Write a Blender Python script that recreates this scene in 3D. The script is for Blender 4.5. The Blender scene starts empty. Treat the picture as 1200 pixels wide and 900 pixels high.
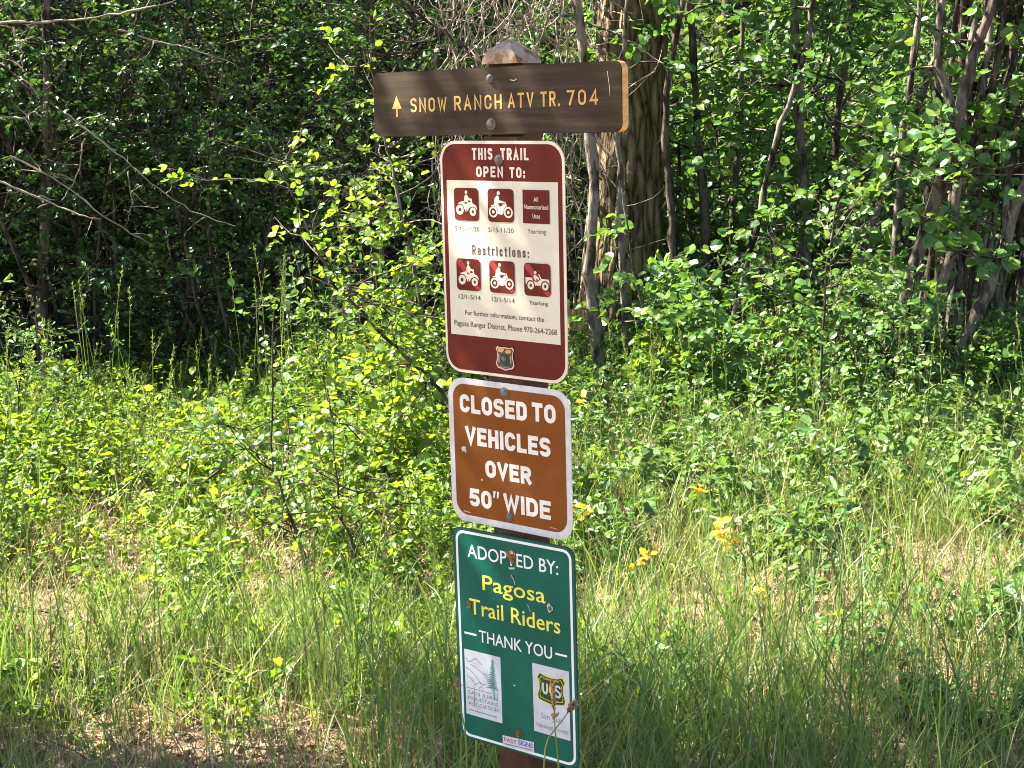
import bpy, bmesh, math, random
import numpy as np
from mathutils import Matrix, Vector

SC = bpy.context.scene
COL = SC.collection

# ------------------------------------------------------------------ camera
F_PX = 1800.0                                   # focal length in pixels of the 1200-wide photograph
U = np.array((-0.026, -0.984, -0.178)); U /= np.linalg.norm(U)      # world up seen from the camera (x right, y down, z forward)
FW = np.array((0., 0., 1.)); FW = FW - FW.dot(U) * U; FW /= np.linalg.norm(FW)
RT = np.cross(FW, U)
B = np.array((RT, FW, U))                       # camera vector -> world vector
CAM = np.array((0., 0., 1.65))
def c2w(v): return B @ np.asarray(v, float)
cam_d = bpy.data.cameras.new('camera')
cam_d.sensor_width = 36.0
cam_d.lens = 36.0 * F_PX / 1200.0
cam_d.clip_start = 0.05
cam_d.clip_end = 500
cam_o = bpy.data.objects.new('camera', cam_d)
COL.objects.link(cam_o)
r_, u_, b_ = c2w((1, 0, 0)), c2w((0, -1, 0)), c2w((0, 0, -1))
cam_o.matrix_world = Matrix(((r_[0], u_[0], b_[0], CAM[0]), (r_[1], u_[1], b_[1], CAM[1]), (r_[2], u_[2], b_[2], CAM[2]), (0, 0, 0, 1)))
SC.camera = cam_o

# ------------------------------------------------------------------ light
SUN = np.array((-0.63, 0.20, 0.75)); SUN /= np.linalg.norm(SUN)       # direction towards the sun
w = bpy.data.worlds.new('World'); SC.world = w; w.use_nodes = True
nt = w.node_tree
sky = nt.nodes.new('ShaderNodeTexSky'); sky.sky_type = 'NISHITA'; sky.sun_disc = False
sky.sun_elevation = math.asin(SUN[2]); sky.sun_rotation = math.atan2(SUN[0], SUN[1])
sky.altitude = 1500; sky.dust_density = 3.0
nt.links.new(sky.outputs[0], nt.nodes['Background'].inputs[0])
nt.nodes['Background'].inputs[1].default_value = 0.052
sl = bpy.data.lights.new('sun', 'SUN'); sl.energy = 5.0; sl.angle = math.radians(0.53); sl.color = (1.0, 0.95, 0.86)
so = bpy.data.objects.new('sun', sl); COL.objects.link(so)
so.rotation_euler = Vector(SUN).to_track_quat('Z', 'Y').to_euler()
SC.view_settings.view_transform = 'Standard'; SC.view_settings.look = 'None'
SC.view_settings.exposure = 2.95; SC.view_settings.gamma = 1.0; SC.view_settings.use_curve_mapping = False
SC.cycles.max_bounces = 6; SC.cycles.diffuse_bounces = 3; SC.cycles.glossy_bounces = 2; SC.cycles.transmission_bounces = 4
SC.cycles.sample_clamp_indirect = 6.0; SC.cycles.filter_width = 1.0

# ------------------------------------------------------------------ helpers
R = np.random.default_rng(704)
def rnd(a, b, n=None): return R.uniform(a, b, n)
def unit(v): return v / (np.linalg.norm(v, axis=-1, keepdims=True) + 1e-9)

_NG = np.random.default_rng(5).random((64, 64))
def vnoise(x, y):
    x = np.asarray(x, float); y = np.asarray(y, float)
    xi = np.floor(x).astype(int); yi = np.floor(y).astype(int)
    fx = x - xi; fy = y - yi
    fx = fx * fx * (3 - 2 * fx); fy = fy * fy * (3 - 2 * fy)
    g = lambda a, b: _NG[a % 64, b % 64]
    return (g(xi, yi) * (1 - fx) + g(xi + 1, yi) * fx) * (1 - fy) + (g(xi, yi + 1) * (1 - fx) + g(xi + 1, yi + 1) * fx) * fy
def ground(x, y):
    x = np.asarray(x, float); y = np.asarray(y, float)
    h = 0.10 * (vnoise(x * .6 + 3, y * .6) - .5) + 0.05 * (vnoise(x * 2.1, y * 2.1 + 7) - .5)
    d = np.clip(y - 17, 0, 60)
    return h + 0.35 * d * np.clip(d / 12, 0, 1)
def bare(x, y):
    """1 where the sward is thin and straw shows"""
    m = 0
    for cx, cy, rx, ry in ((-1.25, 5.5, .75, .75), (.75, 4.75, .65, .5), (1.75, 5.2, .4, .4)):
        m = np.maximum(m, np.clip(1.35 - np.hypot((x - cx) / rx, (y - cy) / ry) + .7 * (vnoise(x * 3, y * 3) - .5), 0, 1))
    return m
def at(px, py, d):
    """the world point seen at pixel (px, py) of the photograph, d metres ahead"""
    v = c2w(((px - 600) / F_PX, (py - 450) / F_PX, 1.0))
    return CAM + v * (d / v[1])

class Geo:
    """a bag of quads"""
    def __init__(s): s.v = []; s.f = []; s.n = 0; s.m = []
    def add(s, v, f, m=0):
        s.v.append(np.asarray(v, np.float32).reshape(-1, 3)); f = np.asarray(f, np.int32).reshape(-1, 4)
        s.f.append(f + s.n); s.m.append(np.full(len(f), m, np.int32)); s.n += len(s.v[-1])
    def tube(s, pts, rad, k=6, m=0, cap=True):
        P = np.asarray(pts, float); n = len(P); rad = np.broadcast_to(np.asarray(rad, float), (n,))
        T = np.gradient(P, axis=0); T = unit(T)
        ref = np.array((0.31, 0.17, .93)) if abs(T[0][2]) < .9 else np.array((.93, .2, .3))
        A = unit(np.cross(T, ref)); C = np.cross(T, A)
        a = np.linspace(0, 2 * np.pi, k, endpoint=False)
        ring = P[:, None] + rad[:, None, None] * (np.cos(a)[None, :, None] * A[:, None] + np.sin(a)[None, :, None] * C[:, None])
        i = np.arange(n - 1)[:, None] * k; j = np.arange(k)[None]; j2 = (j + 1) % k
        f = np.stack((i + j, i + j2, i + k + j2, i + k + j), -1).reshape(-1, 4)
        s.add(ring, f, m)
    def leaves(s, p, d, nrm, L, W, m=0, fold=.12, shape=(.30, .5, .30)):
        """leaf blades: base point p, direction d, normal nrm, length L, width W (arrays)"""
        n = len(p); d = unit(d); side = unit(np.cross(d, nrm)); up = np.cross(side, d)
        L = np.broadcast_to(L, (n,))[:, None]; W = np.broadcast_to(W, (n,))[:, None]
        droop = rnd(0, .22, (n, 1))
        mid = p + d * L * .5; tip = p + d * L - up * L * droop
        def sd(t, wd, sg): return p + d * L * t + side * W * wd * sg + up * (W * fold - L * droop * max(0, t - .5) * 1.2)
        a, b, c = shape
        V = np.stack((p, mid, tip, sd(.16, a, 1), sd(.5, b, 1), sd(.84, c, 1), sd(.16, a, -1), sd(.5, b, -1), sd(.84, c, -1)), 1)
        q = np.array(((0, 1, 4, 3), (1, 2, 5, 4), (0, 6, 7, 1), (1, 7, 8, 2)))
        s.add(V, (np.arange(n)[:, None, None] * 9 + q[None]).reshape(-1, 4), m)
    def blades(s, p, h, w_, lean, m=0, seg=4):
        """grass blades: base p, height h, width w_, lean (horizontal vector at the tip)"""
        n = len(p); t = np.linspace(0, 1, seg + 1)
        az = rnd(0, 6.28, n); side = np.stack((np.cos(az), np.sin(az), np.zeros(n)), 1)
        drop = np.linalg.norm(lean, axis=1) ** 2 / (2.2 * h + 1e-6)
        V = np.zeros((n, seg + 1, 2, 3))
        for i, tt in enumerate(t):
            c = p + np.concatenate((lean * tt ** 2.0, (h * tt - drop * tt ** 3)[:, None]), 1)
            ww = (w_ * (1 - tt ** 2.2) * .5 + .0003)[:, None] * side
            V[:, i, 0] = c - ww; V[:, i, 1] = c + ww
        q = np.array([(2 * i, 2 * i + 1, 2 * i + 3, 2 * i + 2) for i in range(seg)])
        s.add(V, (np.arange(n)[:, None, None] * 2 * (seg + 1) + q[None]).reshape(-1, 4), m)
    def mesh(s, name, mats, smooth=True):
        V = np.concatenate(s.v); F = np.concatenate(s.f); M = np.concatenate(s.m)
        me = bpy.data.meshes.new(name)
        me.vertices.add(len(V)); me.vertices.foreach_set('co', V.ravel())
        me.loops.add(F.size); me.loops.foreach_set('vertex_index', F.ravel())
        me.polygons.add(len(F)); me.polygons.foreach_set('loop_start', np.arange(0, F.size, 4, dtype=np.int32))
        me.polygons.foreach_set('material_index', M)
        me.polygons.foreach_set('use_smooth', np.full(len(F), smooth))
        me.update(calc_edges=True)
        for m in (mats if isinstance(mats, (list, tuple)) else [mats]): me.materials.append(m)
        return me

def link(name, me, parent=None):
    o = bpy.data.objects.new(name, me); COL.objects.link(o)
    if parent: o.parent = parent
    return o
def tag(o, label=None, cat=None, group=None, kind=None):
    if label: o['label'] = label
    if cat: o['category'] = cat
    if group: o['group'] = group
    if kind: o['kind'] = kind
    return o
def thing(name, label, cat, loc=(0, 0, 0), rotz=0, group=None):
    o = bpy.data.objects.new(name, None); COL.objects.link(o)
    o.location = loc; o.rotation_euler = (0, 0, rotz); o.empty_display_size = .1
    return tag(o, label, cat, group)
def copy_tree(o, parent=None):
    c = o.copy(); COL.objects.link(c)
    if parent: c.parent = parent
    for ch in o.children: copy_tree(ch, c)
    return c

# ------------------------------------------------------------------ materials
def mat(name):
    m = bpy.data.materials.new(name); m.use_nodes = True
    n = m.node_tree.nodes; return m, n, m.node_tree.links, n['Principled BSDF']
def ramp(n, l, fac, stops):
    r = n.new('ShaderNodeValToRGB'); e = r.color_ramp.elements
    while len(e) < len(stops): e.new(.5)
    for k, (p, c) in zip(e, stops): k.position = p; k.color = (*c, 1)
    l.new(fac, r.inputs[0]); return r.outputs[0]
def leaf_mat(name, stops, trans=.38, rough=.42, tint=(1.25, 1.15, .55)):
    m, n, l, p = mat(name)
    g = n.new('ShaderNodeNewGeometry'); oi = n.new('ShaderNodeObjectInfo')
    a = n.new('ShaderNodeMath'); a.operation = 'MULTIPLY_ADD'; a.inputs[1].default_value = .75
    b = n.new('ShaderNodeMath'); b.operation = 'MULTIPLY'; b.inputs[1].default_value = .25
    l.new(oi.outputs['Random'], b.inputs[0]); l.new(g.outputs['Random Per Island'], a.inputs[0]); l.new(b.outputs[0], a.inputs[2])
    c = ramp(n, l, a.outputs[0], stops)
    l.new(c, p.inputs['Base Color']); p.inputs['Roughness'].default_value = rough; p.inputs['Specular IOR Level'].default_value = .45
    t = n.new('ShaderNodeBsdfTranslucent')
    mx = n.new('ShaderNodeMix'); mx.data_type = 'RGBA'; mx.blend_type = 'MULTIPLY'; mx.inputs[0].default_value = 1
    l.new(c, mx.inputs[6]); mx.inputs[7].default_value = (*tint, 1); l.new(mx.outputs[2], t.inputs[0])
    ms = n.new('ShaderNodeMixShader'); ms.inputs[0].default_value = trans
    l.new(p.outputs[0], ms.inputs[1]); l.new(t.outputs[0], ms.inputs[2])
    l.new(ms.outputs[0], n['Material Output'].inputs[0])
    return m
def noise_mat(name, stops, scale=8, rough=.8, detail=6, bump=0, stretch=(1, 1, 1), spec=.3, bdist=.01, coord='Object', rough2=None):
    m, n, l, p = mat(name)
    tc = n.new('ShaderNodeTexCoord'); mp = n.new('ShaderNodeMapping'); mp.inputs['Scale'].default_value = stretch
    l.new(tc.outputs[coord], mp.inputs[0])
    nz = n.new('ShaderNodeTexNoise'); nz.inputs['Scale'].default_value = scale; nz.inputs['Detail'].default_value = detail; nz.inputs['Roughness'].default_value = .6
    l.new(mp.outputs[0], nz.inputs['Vector'])
    l.new(ramp(n, l, nz.outputs[0], stops), p.inputs['Base Color'])
    p.inputs['Roughness'].default_value = rough; p.inputs['Specular IOR Level'].default_value = spec
    if bump:
        bn = n.new('ShaderNodeBump'); bn.inputs['Strength'].default_value = bump; bn.inputs['Distance'].default_value = bdist
        l.new(nz.outputs[0], bn.inputs['Height']); l.new(bn.outputs[0], p.inputs['Normal'])
    return m

M = {}
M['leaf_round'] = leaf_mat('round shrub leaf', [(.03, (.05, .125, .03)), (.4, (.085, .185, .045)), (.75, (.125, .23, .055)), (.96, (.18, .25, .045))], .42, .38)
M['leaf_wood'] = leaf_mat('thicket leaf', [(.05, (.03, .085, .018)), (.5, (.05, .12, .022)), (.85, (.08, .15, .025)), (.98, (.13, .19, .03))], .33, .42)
M['leaf_lime'] = leaf_mat('meadow leaf', [(.03, (.06, .14, .02)), (.35, (.11, .20, .025)), (.7, (.17, .25, .03)), (.9, (.23, .29, .03)), (1, (.30, .29, .045))], .54, .45, (1.3, 1.2, .5))
M['leaf_herb'] = leaf_mat('herb leaf', [(.05, (.05, .12, .03)), (.5, (.09, .18, .04)), (.85, (.14, .22, .05)), (.97, (.24, .25, .07))], .42, .42)
M['leaf_far'] = leaf_mat('forest leaf', [(.05, (.03, .075, .015)), (.6, (.05, .11, .02)), (.95, (.09, .15, .03))], .3, .45)
M['grass'] = leaf_mat('grass blade', [(.03, (.07, .15, .045)), (.35, (.115, .20, .055)), (.66, (.17, .245, .06)), (.86, (.27, .29, .08)), (.96, (.45, .38, .19)), (1, (.30, .20, .10))], .46, .42)
M['grass_tall'] = leaf_mat('tall grass', [(.05, (.09, .16, .03)), (.5, (.16, .23, .04)), (.95, (.28, .29, .10))], .34, .45)
M['straw'] = leaf_mat('dry straw', [(.03, (.15, .09, .05)), (.4, (.29, .205, .115)), (.8, (.40, .31, .18)), (1, (.50, .42, .28))], .15, .6, (1, .9, .7))
M['dead_leaf'] = leaf_mat('dead leaf', [(.03, (.12, .06, .03)), (.5, (.26, .15, .07)), (1, (.42, .28, .15))], .12, .7, (1, .8, .6))
M['petal'] = leaf_mat('yellow petal', [(.1, (.75, .42, .01)), (.9, (.85, .58, .02))], .3, .5, (1, .8, .3))
M['soil'] = noise_mat('forest soil', [(.25, (.06, .04, .024)), (.46, (.13, .09, .055)), (.6, (.21, .15, .09)), (.78, (.09, .08, .035))], 5, .95, 10, .8, bdist=.02, spec=.1)
M['bark_grey'] = noise_mat('grey stem bark', [(.38, (.022, .017, .013)), (.47, (.075, .06, .046)), (.56, (.20, .165, .13)), (.66, (.10, .085, .065))], 17, .92, 10, 1, (1, 1, .3), .08, .03)
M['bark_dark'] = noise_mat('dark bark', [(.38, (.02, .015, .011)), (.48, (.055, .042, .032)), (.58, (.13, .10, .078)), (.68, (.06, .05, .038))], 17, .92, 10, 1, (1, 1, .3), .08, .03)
M['bark_tree'] = noise_mat('furrowed bark', [(.3, (.05, .038, .022)), (.5, (.13, .10, .055)), (.7, (.22, .175, .10))], 16, .95, 8, 1, (1, 1, .22), .1, .03)
M['dead_twig'] = noise_mat('dead twig bark', [(.3, (.12, .09, .065)), (.5, (.26, .20, .155)), (.7, (.40, .33, .27))], 12, .8, 4, .3, spec=.2)
M['wood_split'] = noise_mat('split wood', [(.3, (.30, .18, .07)), (.5, (.5, .34, .15)), (.7, (.6, .45, .24))], 20, .8, 6, .5, (1, 1, .15), .2)

def bark_plates():
    m, n, l, p = mat('plated bark')
    tc = n.new('ShaderNodeTexCoord'); mp = n.new('ShaderNodeMapping'); mp.inputs['Scale'].default_value = (1, 1, .2); l.new(tc.outputs['Object'], mp.inputs[0])
    nz = n.new('ShaderNodeTexNoise'); nz.inputs['Scale'].default_value = 9; nz.inputs['Detail'].default_value = 6; l.new(mp.outputs[0], nz.inputs['Vector'])
    ad = n.new('ShaderNodeVectorMath'); ad.operation = 'MULTIPLY_ADD'; ad.inputs[1].default_value = (.09, .09, .09); l.new(nz.outputs['Color'], ad.inputs[0]); l.new(mp.outputs[0], ad.inputs[2])
    vo = n.new('ShaderNodeTexVoronoi'); vo.feature = 'DISTANCE_TO_EDGE'; vo.inputs['Scale'].default_value = 15; l.new(ad.outputs[0], vo.inputs['Vector'])
    n2 = n.new('ShaderNodeTexNoise'); n2.inputs['Scale'].default_value = 40; n2.inputs['Detail'].default_value = 8; l.new(mp.outputs[0], n2.inputs['Vector'])
    mu = n.new('ShaderNodeMath'); mu.operation = 'MULTIPLY_ADD'; mu.inputs[1].default_value = .35; l.new(n2.outputs[0], mu.inputs[0]); l.new(vo.outputs['Distance'], mu.inputs[2])
    l.new(ramp(n, l, mu.outputs[0], [(.15, (.030, .021, .011)), (.25, (.10, .074, .040)), (.42, (.18, .138, .075)), (.6, (.25, .20, .115))]), p.inputs['Base Color'])
    p.inputs['Roughness'].default_value = .95; p.inputs['Specular IOR Level'].default_value = .08
    b = n.new('ShaderNodeBump'); b.inputs['Strength'].default_value = 1; b.inputs['Distance'].default_value = .05; l.new(mu.outputs[0], b.inputs['Height']); l.new(b.outputs[0], p.inputs['Normal'])
    return m
M['bark_tree'] = bark_plates()

# sign materials
M['board'] = noise_mat('brown painted board', [(.28, (.022, .015, .008)), (.5, (.044, .030, .0165)), (.72, (.078, .055, .032))], 9, .66, 9, .3, (.35, 6, 3), .16, .002)
M['board_edge'] = noise_mat('bare board edge', [(.3, (.42, .20, .06)), (.5, (.58, .32, .11)), (.7, (.66, .40, .17))], 30, .7, 5, .3, (1, 4, 1), .3, .001)
M['rout'] = noise_mat('yellow routed paint', [(.3, (.40, .20, .05)), (.5, (.58, .33, .09)), (.7, (.66, .45, .18))], 60, .6, 5)
M['maroon'] = noise_mat('maroon sign sheeting', [(.25, (.092, .0135, .0075)), (.5, (.112, .017, .0092)), (.75, (.142, .026, .014))], 7, .5, 9, .12, spec=.1, bdist=.003)
M['cream'] = noise_mat('cream sign sheeting', [(.2, (.54, .50, .37)), (.5, (.60, .565, .43)), (.8, (.64, .61, .48))], 10, .42, 9, .03, spec=.3, bdist=.001)
M['rim_cream'] = noise_mat('cream border', [(.2, (.56, .48, .36)), (.5, (.66, .58, .45)), (.8, (.70, .64, .53))], 30, .4, 6)
M['redslash'] = noise_mat('red slash', [(.3, (.28, .018, .02)), (.7, (.34, .03, .03))], 12, .35)
M['brown_sheet'] = noise_mat('brown sign sheeting', [(.2, (.150, .044, .0070)), (.5, (.182, .055, .0090)), (.75, (.235, .082, .018))], 7, .5, 9, .12, spec=.12, bdist=.003)
M['white_sheet'] = noise_mat('white lettering', [(.2, (.56, .54, .48)), (.5, (.68, .66, .60)), (.8, (.74, .72, .67))], 40, .4, 6)
M['alu'] = noise_mat('weathered aluminium', [(.2, (.40, .40, .40)), (.5, (.52, .52, .52)), (.8, (.62, .62, .61))], 50, .5, 6, .1, spec=.5, bdist=.0005)
M['green_sheet'] = noise_mat('green sign sheeting', [(.25, (.0014, .058, .040)), (.5, (.0018, .088, .060)), (.75, (.004, .122, .086))], 6, .42, 8, .12, spec=.16, bdist=.003)
M['green_dark'] = noise_mat('green sign edge', [(.3, (.004, .030, .028)), (.7, (.006, .045, .04))], 11, .4)
M['white_line'] = noise_mat('white line', [(.2, (.58, .62, .62)), (.8, (.74, .76, .76))], 40, .4)
M['yellow_ink'] = noise_mat('yellow lettering', [(.25, (.60, .53, .05)), (.5, (.70, .64, .07)), (.75, (.74, .70, .16))], 40, .4)
M['ink_brown'] = noise_mat('brown ink', [(.3, (.04, .025, .018)), (.7, (.09, .06, .042))], 60, .5)
M['poster'] = noise_mat('white poster', [(.2, (.36, .39, .43)), (.5, (.46, .49, .53)), (.8, (.54, .56, .59))], 30, .4, 6)
M['ink_grey'] = noise_mat('grey ink', [(.3, (.10, .13, .15)), (.7, (.18, .21, .23))], 60, .5)
M['ink_teal'] = noise_mat('teal ink', [(.3, (.04, .12, .13)), (.7, (.08, .20, .20))], 40, .5)
M['ink_teal_pale'] = noise_mat('pale teal ink', [(.3, (.22, .34, .37)), (.7, (.34, .45, .47))], 40, .5)
M['badge_green'] = noise_mat('badge green', [(.3, (.008, .03, .012)), (.7, (.015, .05, .02))], 40, .4)
M['badge_yellow'] = noise_mat('badge yellow', [(.3, (.50, .40, .02)), (.7, (.62, .52, .05))], 40, .4)
M['badge_gold'] = noise_mat('badge gold', [(.3, (.45, .22, .06)), (.7, (.60, .36, .14))], 60, .45)
M['pink_line'] = noise_mat('faded pink line', [(.3, (.55, .36, .30)), (.7, (.65, .46, .38))], 60, .45)
M['logo_red'] = noise_mat('logo red', [(.3, (.28, .05, .07)), (.7, (.38, .09, .10))], 40, .4)
M['logo_blue'] = noise_mat('logo blue', [(.3, (.05, .06, .28)), (.7, (.09, .10, .38))], 40, .4)
M['bolt'] = noise_mat('galvanised bolt', [(.2, (.05, .046, .034)), (.5, (.11, .102, .078)), (.8, (.20, .185, .15))], 90, .5, 6, .3, spec=.5, bdist=.0005)
M['bolt'].node_tree.nodes['Principled BSDF'].inputs['Metallic'].default_value = .0
M['rust'] = noise_mat('rust', [(.2, (.06, .02, .008)), (.5, (.20, .085, .03)), (.8, (.42, .26, .14))], 160, .8, 6, .4, spec=.2, bdist=.001)
M['chip'] = noise_mat('chipped paint', [(.3, (.25, .22, .18)), (.7, (.6, .58, .52))], 80, .6)
M['post'] = noise_mat('old post', [(.25, (.030, .013, .007)), (.5, (.062, .028, .015)), (.75, (.11, .056, .030))], 12, .8, 8, .5, (1, 1, .12), .25, .004)
M['post_top'] = noise_mat('weathered post top', [(.3, (.10, .05, .025)), (.44, (.24, .14, .075)), (.56, (.32, .26, .20)), (.7, (.26, .15, .08))], 34, .95, 9, 1, spec=.05, bdist=.004)

# ------------------------------------------------------------------ setting: ground
def wood_floor():
    m = M['soil']; n = m.node_tree.nodes; l = m.node_tree.links; p = n['Principled BSDF']
    src = p.inputs['Base Color'].links[0].from_socket
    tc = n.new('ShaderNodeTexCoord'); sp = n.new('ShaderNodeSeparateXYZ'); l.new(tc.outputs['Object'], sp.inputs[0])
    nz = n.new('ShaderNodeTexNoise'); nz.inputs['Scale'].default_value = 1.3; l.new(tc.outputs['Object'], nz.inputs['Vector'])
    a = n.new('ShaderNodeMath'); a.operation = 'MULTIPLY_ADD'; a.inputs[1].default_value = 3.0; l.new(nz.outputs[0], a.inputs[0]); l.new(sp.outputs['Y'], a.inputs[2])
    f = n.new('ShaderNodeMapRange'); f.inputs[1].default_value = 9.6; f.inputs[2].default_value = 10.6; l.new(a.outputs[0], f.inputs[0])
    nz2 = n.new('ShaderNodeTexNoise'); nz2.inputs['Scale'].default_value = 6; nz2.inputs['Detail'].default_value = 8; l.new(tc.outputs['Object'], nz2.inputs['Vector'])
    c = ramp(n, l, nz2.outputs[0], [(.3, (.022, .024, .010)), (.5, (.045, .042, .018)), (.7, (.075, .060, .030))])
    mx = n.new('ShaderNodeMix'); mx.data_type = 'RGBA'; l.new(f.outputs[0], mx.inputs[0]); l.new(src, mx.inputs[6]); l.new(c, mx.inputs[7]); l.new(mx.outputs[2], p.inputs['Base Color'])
wood_floor()
def grid_axis(lo, hi, n0, dens):
    return np.unique(np.concatenate((np.linspace(lo, hi, n0), dens)))
gx = grid_axis(-120, 120, 60, np.linspace(-8, 8, 161)); gy = grid_axis(-60, 160, 56, np.linspace(1, 20, 191))
X, Y = np.meshgrid(gx, gy)
Z = ground(X, Y)
nx = len(gx); ny = len(gy)
i, j = np.meshgrid(np.arange(nx - 1), np.arange(ny - 1))
q = np.stack((j * nx + i, j * nx + i + 1, (j + 1) * nx + i + 1, (j + 1) * nx + i), -1).reshape(-1, 4)
g = Geo(); g.add(np.stack((X, Y, Z), -1), q)
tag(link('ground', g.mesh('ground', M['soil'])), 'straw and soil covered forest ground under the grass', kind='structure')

# ------------------------------------------------------------------ sign kit
class Sheet:
    """flat artwork laid in layers on the face of a sign; u right, v up, metres from the centre"""
    def __init__(s, root): s.root = root; s.w = .0004
    def part(s, name, polys, mats, label=None):
        """polys: list of (points, material index); each gets its own thin layer"""
        bm = bmesh.new(); step = .000012 if isinstance(mats, (list, tuple)) else .000001
        for pts, mi in polys:
            s.w += step
            vs = [bm.verts.new((p[0], p[1], s.w)) for p in pts]
            try:
                fc = bm.faces.new(vs); fc.material_index = mi
                fc.normal_update()
                if fc.normal.z < 0: fc.normal_flip()
            except ValueError: pass
        bmesh.ops.triangulate(bm, faces=bm.faces[:])
        me = bpy.data.meshes.new(name); bm.to_mesh(me); bm.free()
        for m in (mats if isinstance(mats, (list, tuple)) else [mats]): me.materials.append(m)
        o = link(name, me, s.root)
        if label: o['label'] = label
        s.w += .00003
        return o
def rrect(u0, v0, u1, v1, r, n=7):
    pts = []
    for cx, cy, a0 in ((u1 - r, v1 - r, 0), (u0 + r, v1 - r, 90), (u0 + r, v0 + r, 180), (u1 - r, v0 + r, 270)):
        for k in range(n + 1):
            a = math.radians(a0 + 90 * k / n); pts.append((cx + r * math.cos(a), cy + r * math.sin(a)))
    return pts
def disc(cx, cy, r, n=20, ry=None):
    ry = ry or r
    return [(cx + r * math.cos(2 * math.pi * k / n), cy + ry * math.sin(2 * math.pi * k / n)) for k in range(n)]
def ring_quads(outer, inner):
    n = len(outer); return [([outer[k], outer[(k + 1) % n], inner[(k + 1) % n], inner[k]], 0) for k in range(n)]
def plate(name, pts, th, mats, root, split_edge=False, bevel=.0006):
    """a solid plate with its face at w = 0"""
    bm = bmesh.new()
    a = [bm.verts.new((p[0], p[1], 0)) for p in pts]; b = [bm.verts.new((p[0], p[1], -th)) for p in pts]
    bm.faces.new(a); bk = bm.faces.new(b[::-1])
    n = len(pts)
    for k in range(n):
        f = bm.faces.new((a[k], b[k], b[(k + 1) % n], a[(k + 1) % n]))
        if split_edge: f.material_index = 1
    bmesh.ops.recalc_face_normals(bm, faces=bm.faces[:])
    if bevel: bmesh.ops.bevel(bm, geom=[e for e in bm.edges if abs(e.verts[0].co.z - e.verts[1].co.z) < 1e-6], offset=bevel, segments=2, affect='EDGES', material=0)
    me = bpy.data.meshes.new(name); bm.to_mesh(me); bm.free()
    for m in mats: me.materials.append(m)
    return link(name, me, root)
def stroke(pts, wd, closed=False):
    """mitred stroke outline as quads"""
    P = [np.array(p, float) for p in pts]
    Q = [P[0]]
    for p in P[1:]:
        if np.linalg.norm(p - Q[-1]) > 1e-7: Q.append(p)
    P = Q
    if closed and np.linalg.norm(P[0] - P[-1]) < 1e-7: P = P[:-1]
    n = len(P); L = []; Rr = []
    for k in range(n):
        a = P[k - 1] if (k or closed) else None; c = P[(k + 1) % n] if (k < n - 1 or closed) else None
        d1 = unit(P[k] - a) if a is not None else unit(c - P[k]); d2 = unit(c - P[k]) if c is not None else d1
        n1 = np.array((-d1[1], d1[0])); n2 = np.array((-d2[1], d2[0])); mm = n1 + n2
        ln = np.linalg.norm(mm)
        if ln < .35: off = n1 * wd / 2
        else: mm /= ln; off = mm * min(wd / 2 / max(mm.dot(n1), .2), wd * 1.1)
        L.append(P[k] + off); Rr.append(P[k] - off)
    return [([L[k], L[(k + 1) % n], Rr[(k + 1) % n], Rr[k]], 0) for k in range(n if closed else n - 1)]
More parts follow.
